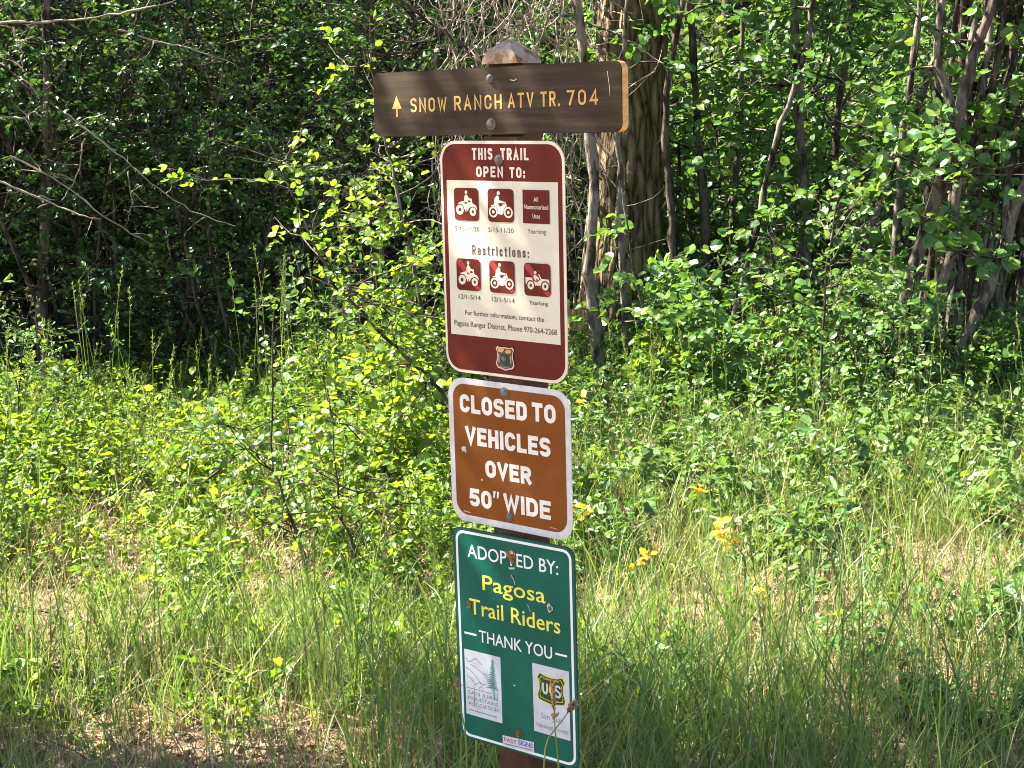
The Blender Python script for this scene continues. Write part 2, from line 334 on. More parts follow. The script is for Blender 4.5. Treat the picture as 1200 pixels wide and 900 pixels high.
# stroke alphabet: polylines in a unit box; third value = corner radius as a share of half the width
GLY = {
 'A': (1.05, [[(0, 0), (.5, 1), (1, 0)], [(.2, .3), (.8, .3)]]),
 'C': (.95, [[(1, .72), (1, 1, 1), (0, 1, 1), (0, 0, 1), (1, 0, 1), (1, .28)]]),
 'D': (.95, [[(0, 0), (0, 1), (1, 1, 1), (1, 0, 1), (0, 0)]]),
 'E': (.85, [[(1, 1), (0, 1), (0, 0), (1, 0)], [(0, .52), (.85, .52)]]),
 'H': (.95, [[(0, 0), (0, 1)], [(1, 0), (1, 1)], [(0, .5), (1, .5)]]),
 'I': (.0, [[(.5, 0), (.5, 1)]]),
 'L': (.82, [[(0, 1), (0, 0), (1, 0)]]),
 'N': (1.0, [[(0, 0), (0, 1), (1, 0), (1, 1)]]),
 'O': (1.0, [[(0, .5), (0, 0, 1), (1, 0, 1), (1, 1, 1), (0, 1, 1), (0, .5)]]),
 'P': (.92, [[(0, 0), (0, 1), (1, 1, .8), (1, .43, .8), (0, .43)]]),
 'R': (.95, [[(0, 0), (0, 1), (1, 1, .8), (1, .47, .8), (0, .47)], [(.5, .47), (1, 0)]]),
 'S': (.95, [[(1, .80), (1, 1, 1), (0, 1, 1), (0, .52, 1), (1, .5, 1), (1, 0, 1), (0, 0, 1), (0, .20)]]),
 'T': (.92, [[(0, 1), (1, 1)], [(.5, 1), (.5, 0)]]),
 'V': (1.0, [[(0, 1), (.5, 0), (1, 1)]]),
 'W': (1.45, [[(0, 1), (.25, 0), (.5, .9), (.75, 0), (1, 1)]]),
 '0': (.92, [[(0, .5), (0, 0, 1), (1, 0, 1), (1, 1, 1), (0, 1, 1), (0, .5)]]),
 '4': (1.0, [[(1, .25), (0, .25), (.75, 1), (.75, 0)]]),
 '5': (.9, [[(.95, 1), (.08, 1), (0, .55), (1, .6, 1), (1, 0, 1), (0, 0, 1), (0, .22)]]),
 '7': (.9, [[(0, 1), (1, 1), (.35, 0)]]),
 '.': (.0, [[(.5, 0), (.5, .03)]]), ':': (.0, [[(.5, .0), (.5, .1)], [(.5, .5), (.5, .6)]]),
 'e': (.8, [[(0, .36), (1, .36), (1, .7, 1), (0, .7, 1), (0, 0, 1), (1, 0, 1), (1, .16)]]),
 's': (.75, [[(1, .54), (1, .7, 1), (0, .7, 1), (0, .36, .9), (1, .35, .9), (1, 0, 1), (0, 0, 1), (0, .16)]]),
 't': (.6, [[(.45, .95), (.45, 0, .6), (1, 0)], [(0, .7), (1, .7)]]),
 'r': (.55, [[(0, 0), (0, .72)], [(0, .5), (.1, .7, .6), (1, .7)]]),
 'i': (.0, [[(.5, 0), (.5, .7)], [(.5, .88), (.5, .98)]]),
 'c': (.75, [[(1, .52), (1, .7, 1), (0, .7, 1), (0, 0, 1), (1, 0, 1), (1, .18)]]),
 'o': (.8, [[(0, .35), (0, 0, 1), (1, 0, 1), (1, .7, 1), (0, .7, 1), (0, .35)]]),
 'n': (.78, [[(0, 0), (0, .72)], [(0, .45), (0, .7, .8), (1, .7, 1), (1, 0)]]),
}
def rounded(path, sx, sy):
    """scale a glyph path to metres and round its marked corners"""
    P = [np.array((p[0] * sx, p[1] * sy)) for p in path]; out = []
    for k, p in enumerate(path):
        if len(p) == 3 and 0 < k < len(path) - 1:
            a, c = P[k - 1], P[k + 1]
            la, lc = np.linalg.norm(a - P[k]), np.linalg.norm(c - P[k])
            r = min(p[2] * sx / 2 * 1.0 if sx > 0 else 0, la * .5 if len(path[k - 1]) == 3 else la, lc * .5 if len(path[k + 1]) == 3 else lc)
            s0 = P[k] + (a - P[k]) / la * r; s1 = P[k] + (c - P[k]) / lc * r
            for t in np.linspace(0, 1, 7):      # conic close to a circle arc
                ww = .7071; den = (1 - t) ** 2 + 2 * ww * t * (1 - t) + t * t
                out.append(((1 - t) ** 2 * s0 + 2 * ww * t * (1 - t) * P[k] + t * t * s1) / den)
        else: out.append(P[k])
    return out
def stroke_text(txt, u0, u1, v0, v1, wd, gap=.45, space=.75):
    """fit a line of the stroke alphabet between u0 and u1 (outer edges), baseline v0 to cap v1"""
    tot = 0
    for k, ch in enumerate(txt):
        tot += space if ch == ' ' else GLY[ch][0]
        if k < len(txt) - 1 and ch != ' ' and txt[k + 1] != ' ': tot += gap
    nst = sum(1 for c in txt if c != ' ')
    cw = (u1 - u0 - nst * wd) / tot
    u = u0; res = []; H = v1 - v0 - wd
    for k, ch in enumerate(txt):
        if ch == ' ': u += space * cw; continue
        gw, paths = GLY[ch]; sx = gw * cw
        for p in paths:
            pts = rounded(p if sx > 0 else [((q[0] - .5), q[1]) for q in p], sx, H)
            pts = [(q[0] + u + wd / 2, q[1] + v0 + wd / 2) for q in pts]
            cl = len(pts) > 3 and np.linalg.norm(np.array(pts[0]) - np.array(pts[-1])) < 1e-6
            if not cl:                      # butt ends reach the box
                a, b = np.array(pts[0]), np.array(pts[1]); pts[0] = tuple(a - unit(b - a) * wd / 2)
                a, b = np.array(pts[-1]), np.array(pts[-2]); pts[-1] = tuple(a - unit(b - a) * wd / 2)
            res += stroke(pts, wd, cl)
        u += sx + wd + (gap * cw if k < len(txt) - 1 and txt[k + 1] != ' ' else 0)
    return res
def font_text(sheet, name, txt, u0, u1, v0, vcap, m, bold=0.0, spacing=1.0, label=None, hcap=None):
    """a line in Blender's own typeface, stretched to u0..u1, baseline v0, cap height up to vcap"""
    def tomesh(t):
        c = bpy.data.curves.new('line', 'FONT'); c.body = t; c.offset = bold; c.space_character = spacing; c.resolution_u = 3
        o = bpy.data.objects.new('line', c); COL.objects.link(o)
        dg = bpy.context.evaluated_depsgraph_get()
        me = bpy.data.meshes.new_from_object(o.evaluated_get(dg))
        bpy.data.objects.remove(o); bpy.data.curves.remove(c); return me
    h = tomesh('H'); cap = max(v.co.y for v in h.vertices); bpy.data.meshes.remove(h)
    me = tomesh(txt); me.name = name
    n = len(me.vertices); co = np.zeros(n * 3); me.vertices.foreach_get('co', co); co = co.reshape(-1, 3)
    a, b = co[:, 0].min(), co[:, 0].max()
    co[:, 0] = u0 + (co[:, 0] - a) / (b - a) * (u1 - u0); co[:, 1] = v0 + co[:, 1] / cap * (vcap - v0); co[:, 2] = sheet.w
    me.vertices.foreach_set('co', co.ravel()); me.update()
    me.materials.clear(); me.materials.append(m)
    sheet.w += .00003
    o = link(name, me, sheet.root)
    if label: o['label'] = label
    return o
def add_bolt(root, u, v, r=.0075, w0=.0006, m=None, label=None):
    bm = bmesh.new(); prof = [(1.35, 0), (1.35, .12), (1.2, .2), (1.0, .22), (.95, .5), (.75, .8), (.4, .97)]
    rings = []
    for k, (a, b) in enumerate(prof):
        nn = 16
        rings.append([bm.verts.new((u + r * a * math.cos(2 * math.pi * t / nn), v + r * a * math.sin(2 * math.pi * t / nn), w0 + r * b)) for t in range(nn)])
    for A, C in zip(rings, rings[1:]):
        for t in range(16): bm.faces.new((A[t], A[(t + 1) % 16], C[(t + 1) % 16], C[t]))
    bm.faces.new(rings[-1])
    for f in bm.faces: f.smooth = True
    me = bpy.data.meshes.new('bolt'); bm.to_mesh(me); bm.free(); me.materials.append(m or M['bolt'])
    o = link('bolt', me, root)
    if label: o['label'] = label
    return o
def blot(u, v, r, n=14, jag=.35, seed=0, ry=1.0):
    q = random.Random(seed)
    return [(u + r * (1 + q.uniform(-jag, jag)) * math.cos(2 * math.pi * k / n), v + ry * r * (1 + q.uniform(-jag, jag)) * math.sin(2 * math.pi * k / n)) for k in range(n)]
def sign_root(name, label, cat, n, x, down, t, group=None):
    n = unit(np.array(n)); x = np.array(x); x = unit(x - x.dot(n) * n); y = np.cross(n, x)        # y down in the camera's axes
    o = bpy.data.objects.new(name, None); COL.objects.link(o); tag(o, label, cat, group); o.empty_display_size = .05
    ex, ey, ez, p = c2w(x), c2w(-y), c2w(-n), CAM + c2w(t)
    o.matrix_world = Matrix(((ex[0], ey[0], ez[0], p[0]), (ex[1], ey[1], ez[1], p[1]), (ex[2], ey[2], ez[2], p[2]), (0, 0, 0, 1)))
    return o
BOLT = {}

# ---- sign 1: routed board
rt = sign_root('trail_board', 'long dark brown wooden board with yellow routed SNOW RANCH lettering, topmost on the post', 'trail sign', (.620, -.142, .771), (.784, .085, -.615), None, (-.042, -.537, 2.915))
plate('board', rrect(-.303, -.063, .303, .063, .016, 6), .021, (M['board'], M['board_edge']), rt, True, .0012)
S1 = Sheet(rt); S1.w = .0003
S1.part('arrow', [([(-.2525, -.0085), (-.2395, .0165), (-.2265, -.0085)], 0), ([(-.2415, -.0085), (-.2375, -.0085), (-.2375, -.0245), (-.2415, -.0245)], 0)], M['rout'])
WS = .0042
for word, a, b, v in (('SNOW', -.2025, -.108, -.0165), ('RANCH', -.089, .029, -.0155), ('ATV', .044, .105, -.0142), ('TR.', .1215, .166, -.0138), ('704', .1815, .2515, -.0130)):
    S1.part('lettering', stroke_text(word, a, b, v, v + .0275, WS, .55), M['rout'])
S1.part('scratch', [(p, 0) for p, _ in stroke([(.272, .045), (.276, .02), (.277, .002)], .0012)] + [(p, 0) for p, _ in stroke([(.05, .038), (.06, .036), (.066, .039)], .0015)], M['chip'])
add_bolt(rt, .001, .042, .006, 0); add_bolt(rt, .002, -.043, .0085, 0)

# ---- sign 2: maroon trail sign
rt = sign_root('trail_rules_sign', 'tall maroon metal sign with cream panel listing which vehicles the trail is open to', 'trail sign', (.625, -.160, .764), (.780, .099, -.618), None, (-.018, -.237, 2.957))
plate('plate', rrect(-.1525, -.2285, .1525, .2285, .038), .002, (M['rim_cream'],), rt)
S2 = Sheet(rt)
S2.part('panel', [(rrect(-.1465, -.2225, .1465, .2225, .033), 0)], M['maroon'])
S2.part('notice_panel', [([(-.1365, -.1525), (.1365, -.1525), (.1365, .1525), (-.1365, .1525)], 0)], M['cream'])
for txt, a, b, v0, v1 in (('THIS', -.0695, -.0185, .1925, .2150), ('TRAIL', .001, .069, .1925, .2150), ('OPEN', -.060, .0065, .1595, .1800), ('TO:', .0225, .060, .1590, .1795)):
    S2.part('lettering', stroke_text(txt, a, b, v0, v1, .0046 if v0 > .18 else .0042, .5), M['rim_cream'])
font_text(S2, 'date_line', '5/15-11/30', -.118, -.056, .0540, .0628, M['ink_brown'])
font_text(S2, 'date_line', '5/15-11/30', -.0335, .0290, .0545, .0635, M['ink_brown'])
font_text(S2, 'date_line', 'Yearlong', .063, .1075, .0555, .0640, M['ink_brown'])
S2.part('lettering', stroke_text('Restrictions:', -.0755, .065, .0085, .0275, .0027, .8), M['ink_brown'])
font_text(S2, 'date_line', '12/1-5/14', -.1135, -.0575, -.0800, -.0712, M['ink_brown'])
font_text(S2, 'date_line', '12/1-5/14', -.0285, .0275, -.0800, -.0712, M['ink_brown'])
font_text(S2, 'date_line', 'Yearlong', .0635, .1085, -.0800, -.0725, M['ink_brown'])
font_text(S2, 'contact_line', 'For further information, contact the', -.098, .0985, -.1115, -.1020, M['ink_brown'])
font_text(S2, 'contact_line', 'Pagosa Ranger District, Phone 970-264-2268', -.127, .1285, -.1345, -.1238, M['ink_brown'])
def icon(kind, u0, v0, u1, v1, slash, rad=.008):
    w_, h_ = u1 - u0, v1 - v0; q = []
    T = lambda pts: [(u0 + p[0] * w_, v0 + p[1] * h_) for p in pts]
    q.append((rrect(u0, v0, u1, v1, rad, 4), 0))
    if slash: q.append((T([(.03, .97), (.20, .97), (.97, .12), (.97, .03), (.84, .03), (.03, .86)]), 2))
    dk = lambda x, y, r, mi: q.append((T(disc(x, y, r, 18)), mi))
    if kind == 'atv':
        q.append((T([(.15, .52), (.22, .56), (.40, .60), (.46, .50), (.60, .56), (.72, .56), (.90, .46), (.93, .34), (.80, .44), (.60, .40), (.56, .30), (.46, .28), (.40, .40), (.30, .48)]), 1))
        q.append((T([(.42, .58), (.43, .74), (.48, .80), (.54, .79), (.60, .70), (.70, .66), (.70, .61), (.58, .63), (.58, .55)]), 1))
        q.append((T([(.68, .54), (.68, .68), (.72, .68), (.74, .56)]), 1)); dk(.50, .87, .055, 1)
        dk(.23, .33, .185, 0); dk(.76, .28, .16, 0); dk(.23, .33, .155, 1); dk(.76, .28, .13, 1); dk(.23, .33, .06, 0); dk(.76, .28, .05, 0)
        q.append((T([(.44, .30), (.50, .42), (.54, .30)]), 1)); q.append((T([(.47, .30), (.50, .37), (.52, .30)]), 0))
    elif kind == 'moto':
        q.append((T([(.12, .50), (.30, .53), (.42, .50), (.66, .56), (.72, .52), (.66, .40), (.58, .24), (.34, .24), (.30, .40)]), 1))
        q.append((T([(.24, .52), (.27, .70), (.36, .80), (.44, .77), (.44, .66), (.62, .62), (.62, .57), (.42, .58), (.40, .48)]), 1)); dk(.42, .87, .06, 1)
        for pts, _ in stroke([(.66, .62), (.80, .30)], .04): q.append((T(pts), 1))
        q.append((T([(.44, .54), (.60, .56), (.54, .48), (.46, .46)]), 0))
        for cx in (.21, .79): dk(cx, .30, .19, 0); dk(cx, .30, .17, 1); dk(cx, .30, .115, 0); dk(cx, .30, .05, 1)
        q.append((T([(.36, .26), (.44, .36), (.56, .34), (.54, .22)]), 1))
    elif kind == 'jeep':
        q.append((T([(.05, .56), (.30, .56), (.34, .46), (.50, .42), (.60, .50), (.66, .54), (.95, .53), (.96, .36), (.74, .34), (.30, .32), (.06, .36)]), 1))
        for pts, _ in stroke([(.56, .68), (.66, .50)], .04): q.append((T(pts), 1))
        q.append((T([(.38, .52), (.36, .60), (.42, .66), (.48, .62), (.58, .56), (.56, .50), (.46, .54), (.46, .46)]), 1)); dk(.43, .72, .05, 1)
        for cx in (.25, .80): dk(cx, .32, .165, 0); dk(cx, .32, .125, 1); dk(cx, .32, .05, 0)
    S2.part('pictogram', q, (M['maroon'], M['cream'], M['redslash']))
icon('atv', -.118, .0745, -.0555, .1380, False); icon('moto', -.0325, .0745, .0315, .1380, False)
icon('plain', .0535, .0745, .1170, .1375, False, .001)
for t_, a, b, v in (('All', .0795, .0905, .1155), ('Nonmotorized', .0565, .1140, .1015), ('Uses', .0765, .0945, .0845)):
    font_text(S2, 'lettering', t_, a, b, v, v + .0085, M['cream'], .01)
icon('atv', -.1165, -.0625, -.0555, .0, True); icon('moto', -.0325, -.0625, .0300, .0, True); icon('jeep', .0535, -.0630, .1165, -.0005, True)
def shield(cx, cy, w_, h_):
    half = [(0, .93), (.55, .90), (.80, 1.0), (1.0, .76), (.86, .50), (.84, .10), (.93, -.22), (1.0, -.55), (.80, -.84), (.40, -.92), (0, -1.04)]
    pts = half + [(-x, y) for x, y in half[-2:0:-1]]
    return [(cx + x * w_ / 2, cy + y * h_ / 2) for x, y in pts]
so_, si_ = shield(.002, -.190, .046, .047), shield(.002, -.190, .041, .042)
q = [(so_, 0), (si_, 1)]
q += [([(-.016, -.1705), (-.004, -.1695), (.001, -.1735), (-.006, -.1790), (-.016, -.1775)], 2), ([(.002, -.1765), (.007, -.1725), (.018, -.1735), (.016, -.1790), (.005, -.1805)], 3)]
q += [([(-.0145, -.182), (-.0125, -.182), (-.0125, -.199), (-.0145, -.199)], 0), ([(.0155, -.184), (.0172, -.184), (.0172, -.199), (.0155, -.199)], 0), (blot(.002, -.193, .012, 16, .12, 3), 4), ([(-.012, -.2035), (.0, -.2065), (.013, -.2050), (.010, -.2085), (.0, -.2105), (-.010, -.2085)], 5)]
S2.part('emblem', q, (M['pink_line'], M['ink_brown'], M['badge_gold'], M['badge_gold'], M['badge_green'], M['bolt']))
add_bolt(rt, -.0034, .1925, .0075); add_bolt(rt, -.001, -.191, .0062)

# ---- sign 3: closed to wide vehicles
rt = sign_root('closed_sign', 'squarish brown metal sign reading CLOSED TO VEHICLES with pale rounded rim', 'trail sign', (.617, -.171, .768), (.786, .100, -.610), None, (-.006, .145, 3.028))
plate('plate', rrect(-.1525, -.149, .1525, .149, .038), .002, (M['alu'],), rt)
S3 = Sheet(rt)
S3.part('panel', [(rrect(-.1395, -.1345, .1395, .1370, .029), 0)], M['brown_sheet'])
HB = .0088
for txt, a, b, v0, v1 in (('CLOSED', -.122, .048, .0790, .1160), ('TO', .0605, .1175, .0815, .1185), ('VEHICLES', -.110, .1035, .0140, .0515), ('OVER', -.0605, .0550, -.0480, -.0125), ('50', -.104, -.0470, -.1135, -.0765), ('WIDE', -.0165, .1010, -.1120, -.0745)):
    S3.part('lettering', stroke_text(txt, a, b, v0, v1, HB, .2), M['white_sheet'])
S3.part('inch_mark', [([(-.0415, -.074), (-.0355, -.074), (-.0385, -.088), (-.0420, -.088)], 0), ([(-.0325, -.074), (-.0265, -.074), (-.0295, -.088), (-.0330, -.088)], 0)], M['white_sheet'])
S3.part('paint_chip', [(blot(-.116, .002, .006, 14, .5, 5), 0), (blot(-.111, -.001, .003, 9, .5, 6), 0), (blot(-.070, -.055, .003, 9, .5, 8), 0)] + stroke([(-.121, -.1270), (-.103, -.1285)], .0018) + stroke([(.098, -.1262), (.116, -.1280)], .0012), M['chip'])
add_bolt(rt, -.0067, .1300, .0078); add_bolt(rt, -.0024, -.1220, .0065)

# ---- sign 4: adoption sign
rt = sign_root('adoption_sign', 'green metal sign reading ADOPTED BY with two white posters, lowest on the post', 'trail sign', (.608, -.164, .777), (.794, .089, -.602), None, (.006, .526, 3.082))
plate('plate', rrect(-.1525, -.2285, .1525, .2285, .022), .002, (M['green_dark'],), rt)
S4 = Sheet(rt)
S4.part('panel', [(rrect(-.1505, -.2265, .1505, .2265, .021), 0)], M['green_sheet'])
S4.part('border', ring_quads(rrect(-.1445, -.2225, .1445, .2220, .020), rrect(-.1390, -.2170, .1390, .2165, .0155)), M['white_line'])
font_text(S4, 'lettering', 'ADOPTED BY:', -.1145, .1125, .1680, .1950, M['white_line'], .006)
font_text(S4, 'lettering', 'Pagosa', -.0785, .0800, .1045, .1360, M['yellow_ink'], .006)
font_text(S4, 'lettering', 'Trail Riders', -.1145, .1140, .0480, .0805, M['yellow_ink'], .006)
font_text(S4, 'lettering', 'THANK YOU', -.0920, .0925, -.0085, .0165, M['white_line'], .006)
S4.part('dash', stroke([(-.1305, .0040), (-.0985, .0040)], .0042) + stroke([(.1005, .0050), (.1290, .0050)], .0042), M['white_line'])
# the posters
pa = [(-.1325, -.1735), (-.0380, -.1735), (-.0380, -.0315), (-.1325, -.0315)]
S4.part('poster', [(pa, 0), ([(-.130, -.112), (-.062, -.112), (-.075, -.085), (-.092, -.070), (-.118, -.055), (-.130, -.052)], 1)], (M['poster'], M['poster']))
ln = lambda pts, w_=.0012: stroke(pts, w_)
q = []
for pl in ([(-.130, -.050), (-.122, -.058), (-.116, -.056), (-.108, -.050), (-.102, -.047), (-.094, -.053), (-.086, -.058)], [(-.130, -.072), (-.120, -.074), (-.106, -.084), (-.094, -.096), (-.088, -.100)], [(-.118, -.062), (-.104, -.066), (-.090, -.074), (-.076, -.082)], [(-.108, -.106), (-.096, -.098), (-.086, -.101), (-.078, -.097)], [(-.128, -.115), (-.064, -.115)], [(-.128, -.088), (-.116, -.094), (-.108, -.102)], [(-.098, -.112), (-.090, -.104), (-.084, -.112)]):
    q += ln(pl, .0016)
S4.part('mountain_drawing', q, M['ink_grey'])
q = [([(-.0600, -.040), (-.0585, -.128), (-.0560, -.128), (-.0570, -.040)], 0)]
for k in range(13):
    v = -.043 - k * .0048; b = .0028 + .0011 * k + (.002 if k % 3 == 0 else 0)
    q.append(([(-.0585, v + .003), (-.0585 - b * 1.15, v - .0045), (-.0585, v - .0025), (-.0580 + b * .8, v - .0045)], 0))
q.append(([(-.0690, -.099), (-.0460, -.099), (-.0465, -.125), (-.0560, -.127)], 1))
q.append(([(-.0860, -.074), (-.064, -.074), (-.064, -.098), (-.074, -.092)], 1))
S4.part('pine_drawing', q[-2:] + q[:-2], (M['ink_teal'], M['ink_teal_pale']))
for t_, a, b, v in (('SAN JUAN', -.1265, -.0480, -.1285), ('MOUNTAINS', -.1265, -.0480, -.1405), ('ASSOCIATION', -.1265, -.0480, -.1525)):
    font_text(S4, 'poster_text', t_, a, b, v, v + .0085, M['ink_grey'], -.005)
S4.part('poster_rule', ln([(-.124, -.1625), (-.052, -.1635)], .0018), M['ink_grey'])
pb = [(.0435, -.1695), (.1325, -.1700), (.1330, -.0255), (.0430, -.0255)]
S4.part('poster', [(pb, 0)], M['poster'])
def badge(cx, cy, w_, h_):
    half = [(0, .82), (.35, .84), (.62, .92), (.82, 1.0), (1.0, .70), (.86, .42), (.86, -.10), (1.0, -.50), (.94, -.80), (.62, -.88), (.25, -.94), (0, -1.0)]
    pts = half + [(-x, y) for x, y in half[-2:0:-1]]
    return [(cx + x * w_ / 2, cy + y * h_ / 2) for x, y in pts]
q = [(badge(.0885, -.0735, .070, .064), 0), (badge(.0885, -.0735, .066, .060), 1), (badge(.0885, -.0735, .058, .051), 0), (badge(.0885, -.0735, .0555, .0485), 1)]
for t_ in stroke([(.0685, -.062), (.0685, -.078), (.0715, -.083), (.0755, -.083), (.0785, -.078), (.0785, -.062)], .0045): q.append((t_[0], 2))
for t_ in stroke([(.1105, -.066), (.1075, -.0625), (.1020, -.0625), (.0990, -.066), (.1000, -.0705), (.1090, -.0755), (.1105, -.080), (.1075, -.0845), (.1015, -.0845), (.0985, -.081)], .0042): q.append((t_[0], 2))
q += [([(.0880, -.052), (.0935, -.072), (.0920, -.080), (.0895, -.080), (.0895, -.087), (.0865, -.087), (.0865, -.080), (.0840, -.080), (.0825, -.072)], 0)]
S4.part('badge', q, (M['badge_yellow'], M['badge_green'], M['poster']))
font_text(S4, 'poster_text', 'FOREST SERVICE', .0690, .1080, -.0545, -.0505, M['badge_yellow'])
font_text(S4, 'poster_text', 'San Juan', .0620, .1160, -.1380, -.1260, M['ink_grey'], -.01)
font_text(S4, 'poster_text', 'National Forest', .0500, .1260, -.1580, -.1490, M['ink_grey'], -.01)
S4.part('sticker', [([(-.0380, -.2205), (.0420, -.2170), (.0420, -.1945), (-.0380, -.1985)], 0)], M['poster'])
font_text(S4, 'sticker_text', 'FAST', -.0345, -.0020, -.2105, -.2015, M['logo_red'], .03)
font_text(S4, 'sticker_text', 'SIGNS', .0020, .0385, -.2085, -.1985, M['logo_blue'], .03)
S4.part('sticker_rule', ln([(-.034, -.2155), (.038, -.2125)], .0018), M['ink_grey'])
S4.part('rust_spot', [(blot(-.0006, .188, .0105, 16, .35, 2, 1.35), 0), (blot(-.1155, .066, .0065, 12, .45, 4, 1.3), 0), (blot(.003, -.185, .008, 14, .4, 9), 0)], M['rust'])
S4.part('paint_chip', [(blot(.090, .097, .0075, 12, .45, 12, 1.1), 0), (blot(-.0033, -.0836, .0022, 8, .4, 15), 0), ([(-.010, .163), (.006, .166), (.007, .1625), (-.006, .1595)], 0), (blot(.0, .193, .004, 9, .5, 19), 0)] + stroke([(-.003, .149), (.004, .138), (.006, .130)], .0016) + stroke([(.036, .094), (.040, .086), (.043, .081)], .0014), M['chip'])
add_bolt(rt, .001, .186, .0055, .0014, M['rust']); add_bolt(rt, .0035, -.184, .005, .0014, M['rust']); add_bolt(rt, .091, .0965, .0035, .0014)

# ---- the post: leans with the signs
pr = sign_root('sign_post', 'weathered square brown wooden post carrying the four trail signs', 'post', (.625, -.160, .764), (.780, .099, -.618), None, (-.018, -.237, 2.957))
mw = np.array(pr.matrix_world)
def bx(bm, u0, u1, v0, v1, w0, w1, mi=0):
    vs = [bm.verts.new((u, v, w_)) for u in (u0, u1) for v in (v0, v1) for w_ in (w0, w1)]
    for f in ((0, 1, 3, 2), (4, 6, 7, 5), (0, 4, 5, 1), (2, 3, 7, 6), (0, 2, 6, 4), (1, 5, 7, 3)): bm.faces.new([vs[k] for k in f]).material_index = mi
bm = bmesh.new()
PU = (-.0445, .0405); W0, W1 = -.082, -.0035
bx(bm, PU[0], PU[1], -1.60, .236, W0, W1)
bx(bm, PU[0], PU[1], .236, .372, W0, -.024)            # notched behind the board
bmesh.ops.recalc_face_normals(bm, faces=bm.faces[:])
bmesh.ops.bevel(bm, geom=[e for e in bm.edges if abs(e.verts[0].co.y - e.verts[1].co.y) > .05], offset=.003, segments=1, affect='EDGES')
me = bpy.data.meshes.new('shaft'); bm.to_mesh(me); bm.free(); me.materials.append(M['post']); link('shaft', me, pr)
bm = bmesh.new()                                        # chamfered, rounded-off end grain
lv = [(.372, 0, 0), (.382, .001, .001), (.392, .007, .004), (.403, .019, .012), (.411, .028, .022), (.417, .035, .032)]
rg = []
for v, a, b in lv:
    u0, u1, w0_, w1_ = PU[0] + a, PU[1] - a * 1.15, W0 + b * .8, -.006 - b
    rg.append([bm.verts.new(c) for c in ((u0, v, w1_), (u1, v - .004 * (v > .38), w1_), (u1, v - .004 * (v > .38), w0_), (u0, v, w0_))])
for A, C in zip(rg, rg[1:]):
    for k in range(4): bm.faces.new((A[k], A[(k + 1) % 4], C[(k + 1) % 4], C[k]))
bm.faces.new(rg[-1]); bm.faces.new(rg[0][::-1])
bmesh.ops.recalc_face_normals(bm, faces=bm.faces[:])
me = bpy.data.meshes.new('post_top'); bm.to_mesh(me); bm.free(); me.materials.append(M['post_top']); link('post_top', me, pr)

# ------------------------------------------------------------------ plant kit
def wander(p0, d, length, n, curl=.25, up=0.0):
    P = [np.array(p0, float)]; d = unit(np.array(d, float))
    for _ in range(n):
        d = unit(d + R.normal(0, curl, 3) + np.array((0, 0, up))); P.append(P[-1] + d * length / n)
    return np.array(P)
def spray(gb, gl, p0, d, length, leafL, n_leaf, mi=0, round_=.8, rad=.004, flat=.65, droop=-.05):
    shp = (.40, .5, .38) if round_ > .74 else (.30, .5, .27)
    """one leafy twig: a thin stem and leaves set alternately along it"""
    P = wander(p0, d, length, 5, .18, droop)
    if gb is not None: gb.tube(P, np.linspace(rad, rad * .4, len(P)), 4)
    t = np.sort(rnd(.12, 1.0, n_leaf)); k = np.minimum((t * 5).astype(int), 4); f = (t * 5 - k)[:, None]
    pos = P[k] * (1 - f) + P[k + 1] * f
    td = unit(P[k + 1] - P[k])
    sd = unit(np.cross(td, np.array((0, 0, 1.)) + R.normal(0, .25, (n_leaf, 3)))) * np.where(np.arange(n_leaf) % 2, 1, -1)[:, None]
    dr = unit(td * rnd(.2, .9, (n_leaf, 1)) + sd * rnd(.5, 1, (n_leaf, 1)) + R.normal(0, .3, (n_leaf, 3)))
    nm = unit(np.array((0, 0, 1.)) * flat + np.array((-.25, -.1, 0)) + R.normal(0, .5, (n_leaf, 3)))
    L = leafL * rnd(.55, 1.2, n_leaf)
    gl.leaves(pos + dr * L[:, None] * .15, dr, nm, L, L * round_ * rnd(.85, 1.1, n_leaf), mi, .12, shp)
    return P
def bush(h, spread, n_stem, n_br, n_tw, leafL, n_leaf, round_=.7, rstem=.012, low=.1, tw=.28, lean=.5):
    """a many-stemmed leafy shrub round the origin -> (stems Geo, foliage Geo)"""
    gb, gl = Geo(), Geo()
    for s in range(n_stem):
        a = rnd(0, 6.28); b = rnd(.05, lean)
        S = wander((rnd(-.08, .08), rnd(-.08, .08), -.05), (math.cos(a) * b, math.sin(a) * b, 1), h * rnd(.7, 1.05), 8, .13, .03)
        gb.tube(S, np.linspace(rstem * rnd(.8, 1.2), rstem * .25, len(S)), 6)
        for _ in range(n_br):
            t = rnd(low, 1.0) ** .8; k = min(int(t * 8), 7); p = S[k] + (S[k + 1] - S[k]) * (t * 8 - k)
            a2 = rnd(0, 6.28); ln_ = spread * rnd(.35, 1.0) * (1.05 - .45 * t)
            Q = wander(p, (math.cos(a2), math.sin(a2), rnd(-.1, .7)), ln_, 5, .22, .0)
            gb.tube(Q, np.linspace(rstem * .4, rstem * .14, len(Q)), 4)
            for _ in range(n_tw):
                t2 = rnd(.25, 1); k2 = min(int(t2 * 5), 4); p2 = Q[k2] + (Q[k2 + 1] - Q[k2]) * (t2 * 5 - k2)
                d2 = unit(Q[k2 + 1] - Q[k2]) + R.normal(0, .6, 3) + np.array((0, 0, .1))
                spray(gb, gl, p2, d2, tw * rnd(.5, 1.2), leafL, n_leaf, 0, round_, rstem * .13)
    return gb, gl
def shrub_proto(name, label, cat, args, mleaf, mbark, group=None):
    gb, gl = bush(*args[0], **args[1])
    t = thing(name, label, cat, group=group)
    link('stems', gb.mesh('stems', mbark), t); link('foliage', gl.mesh('foliage', mleaf, False), t)
    return t
_used = set()
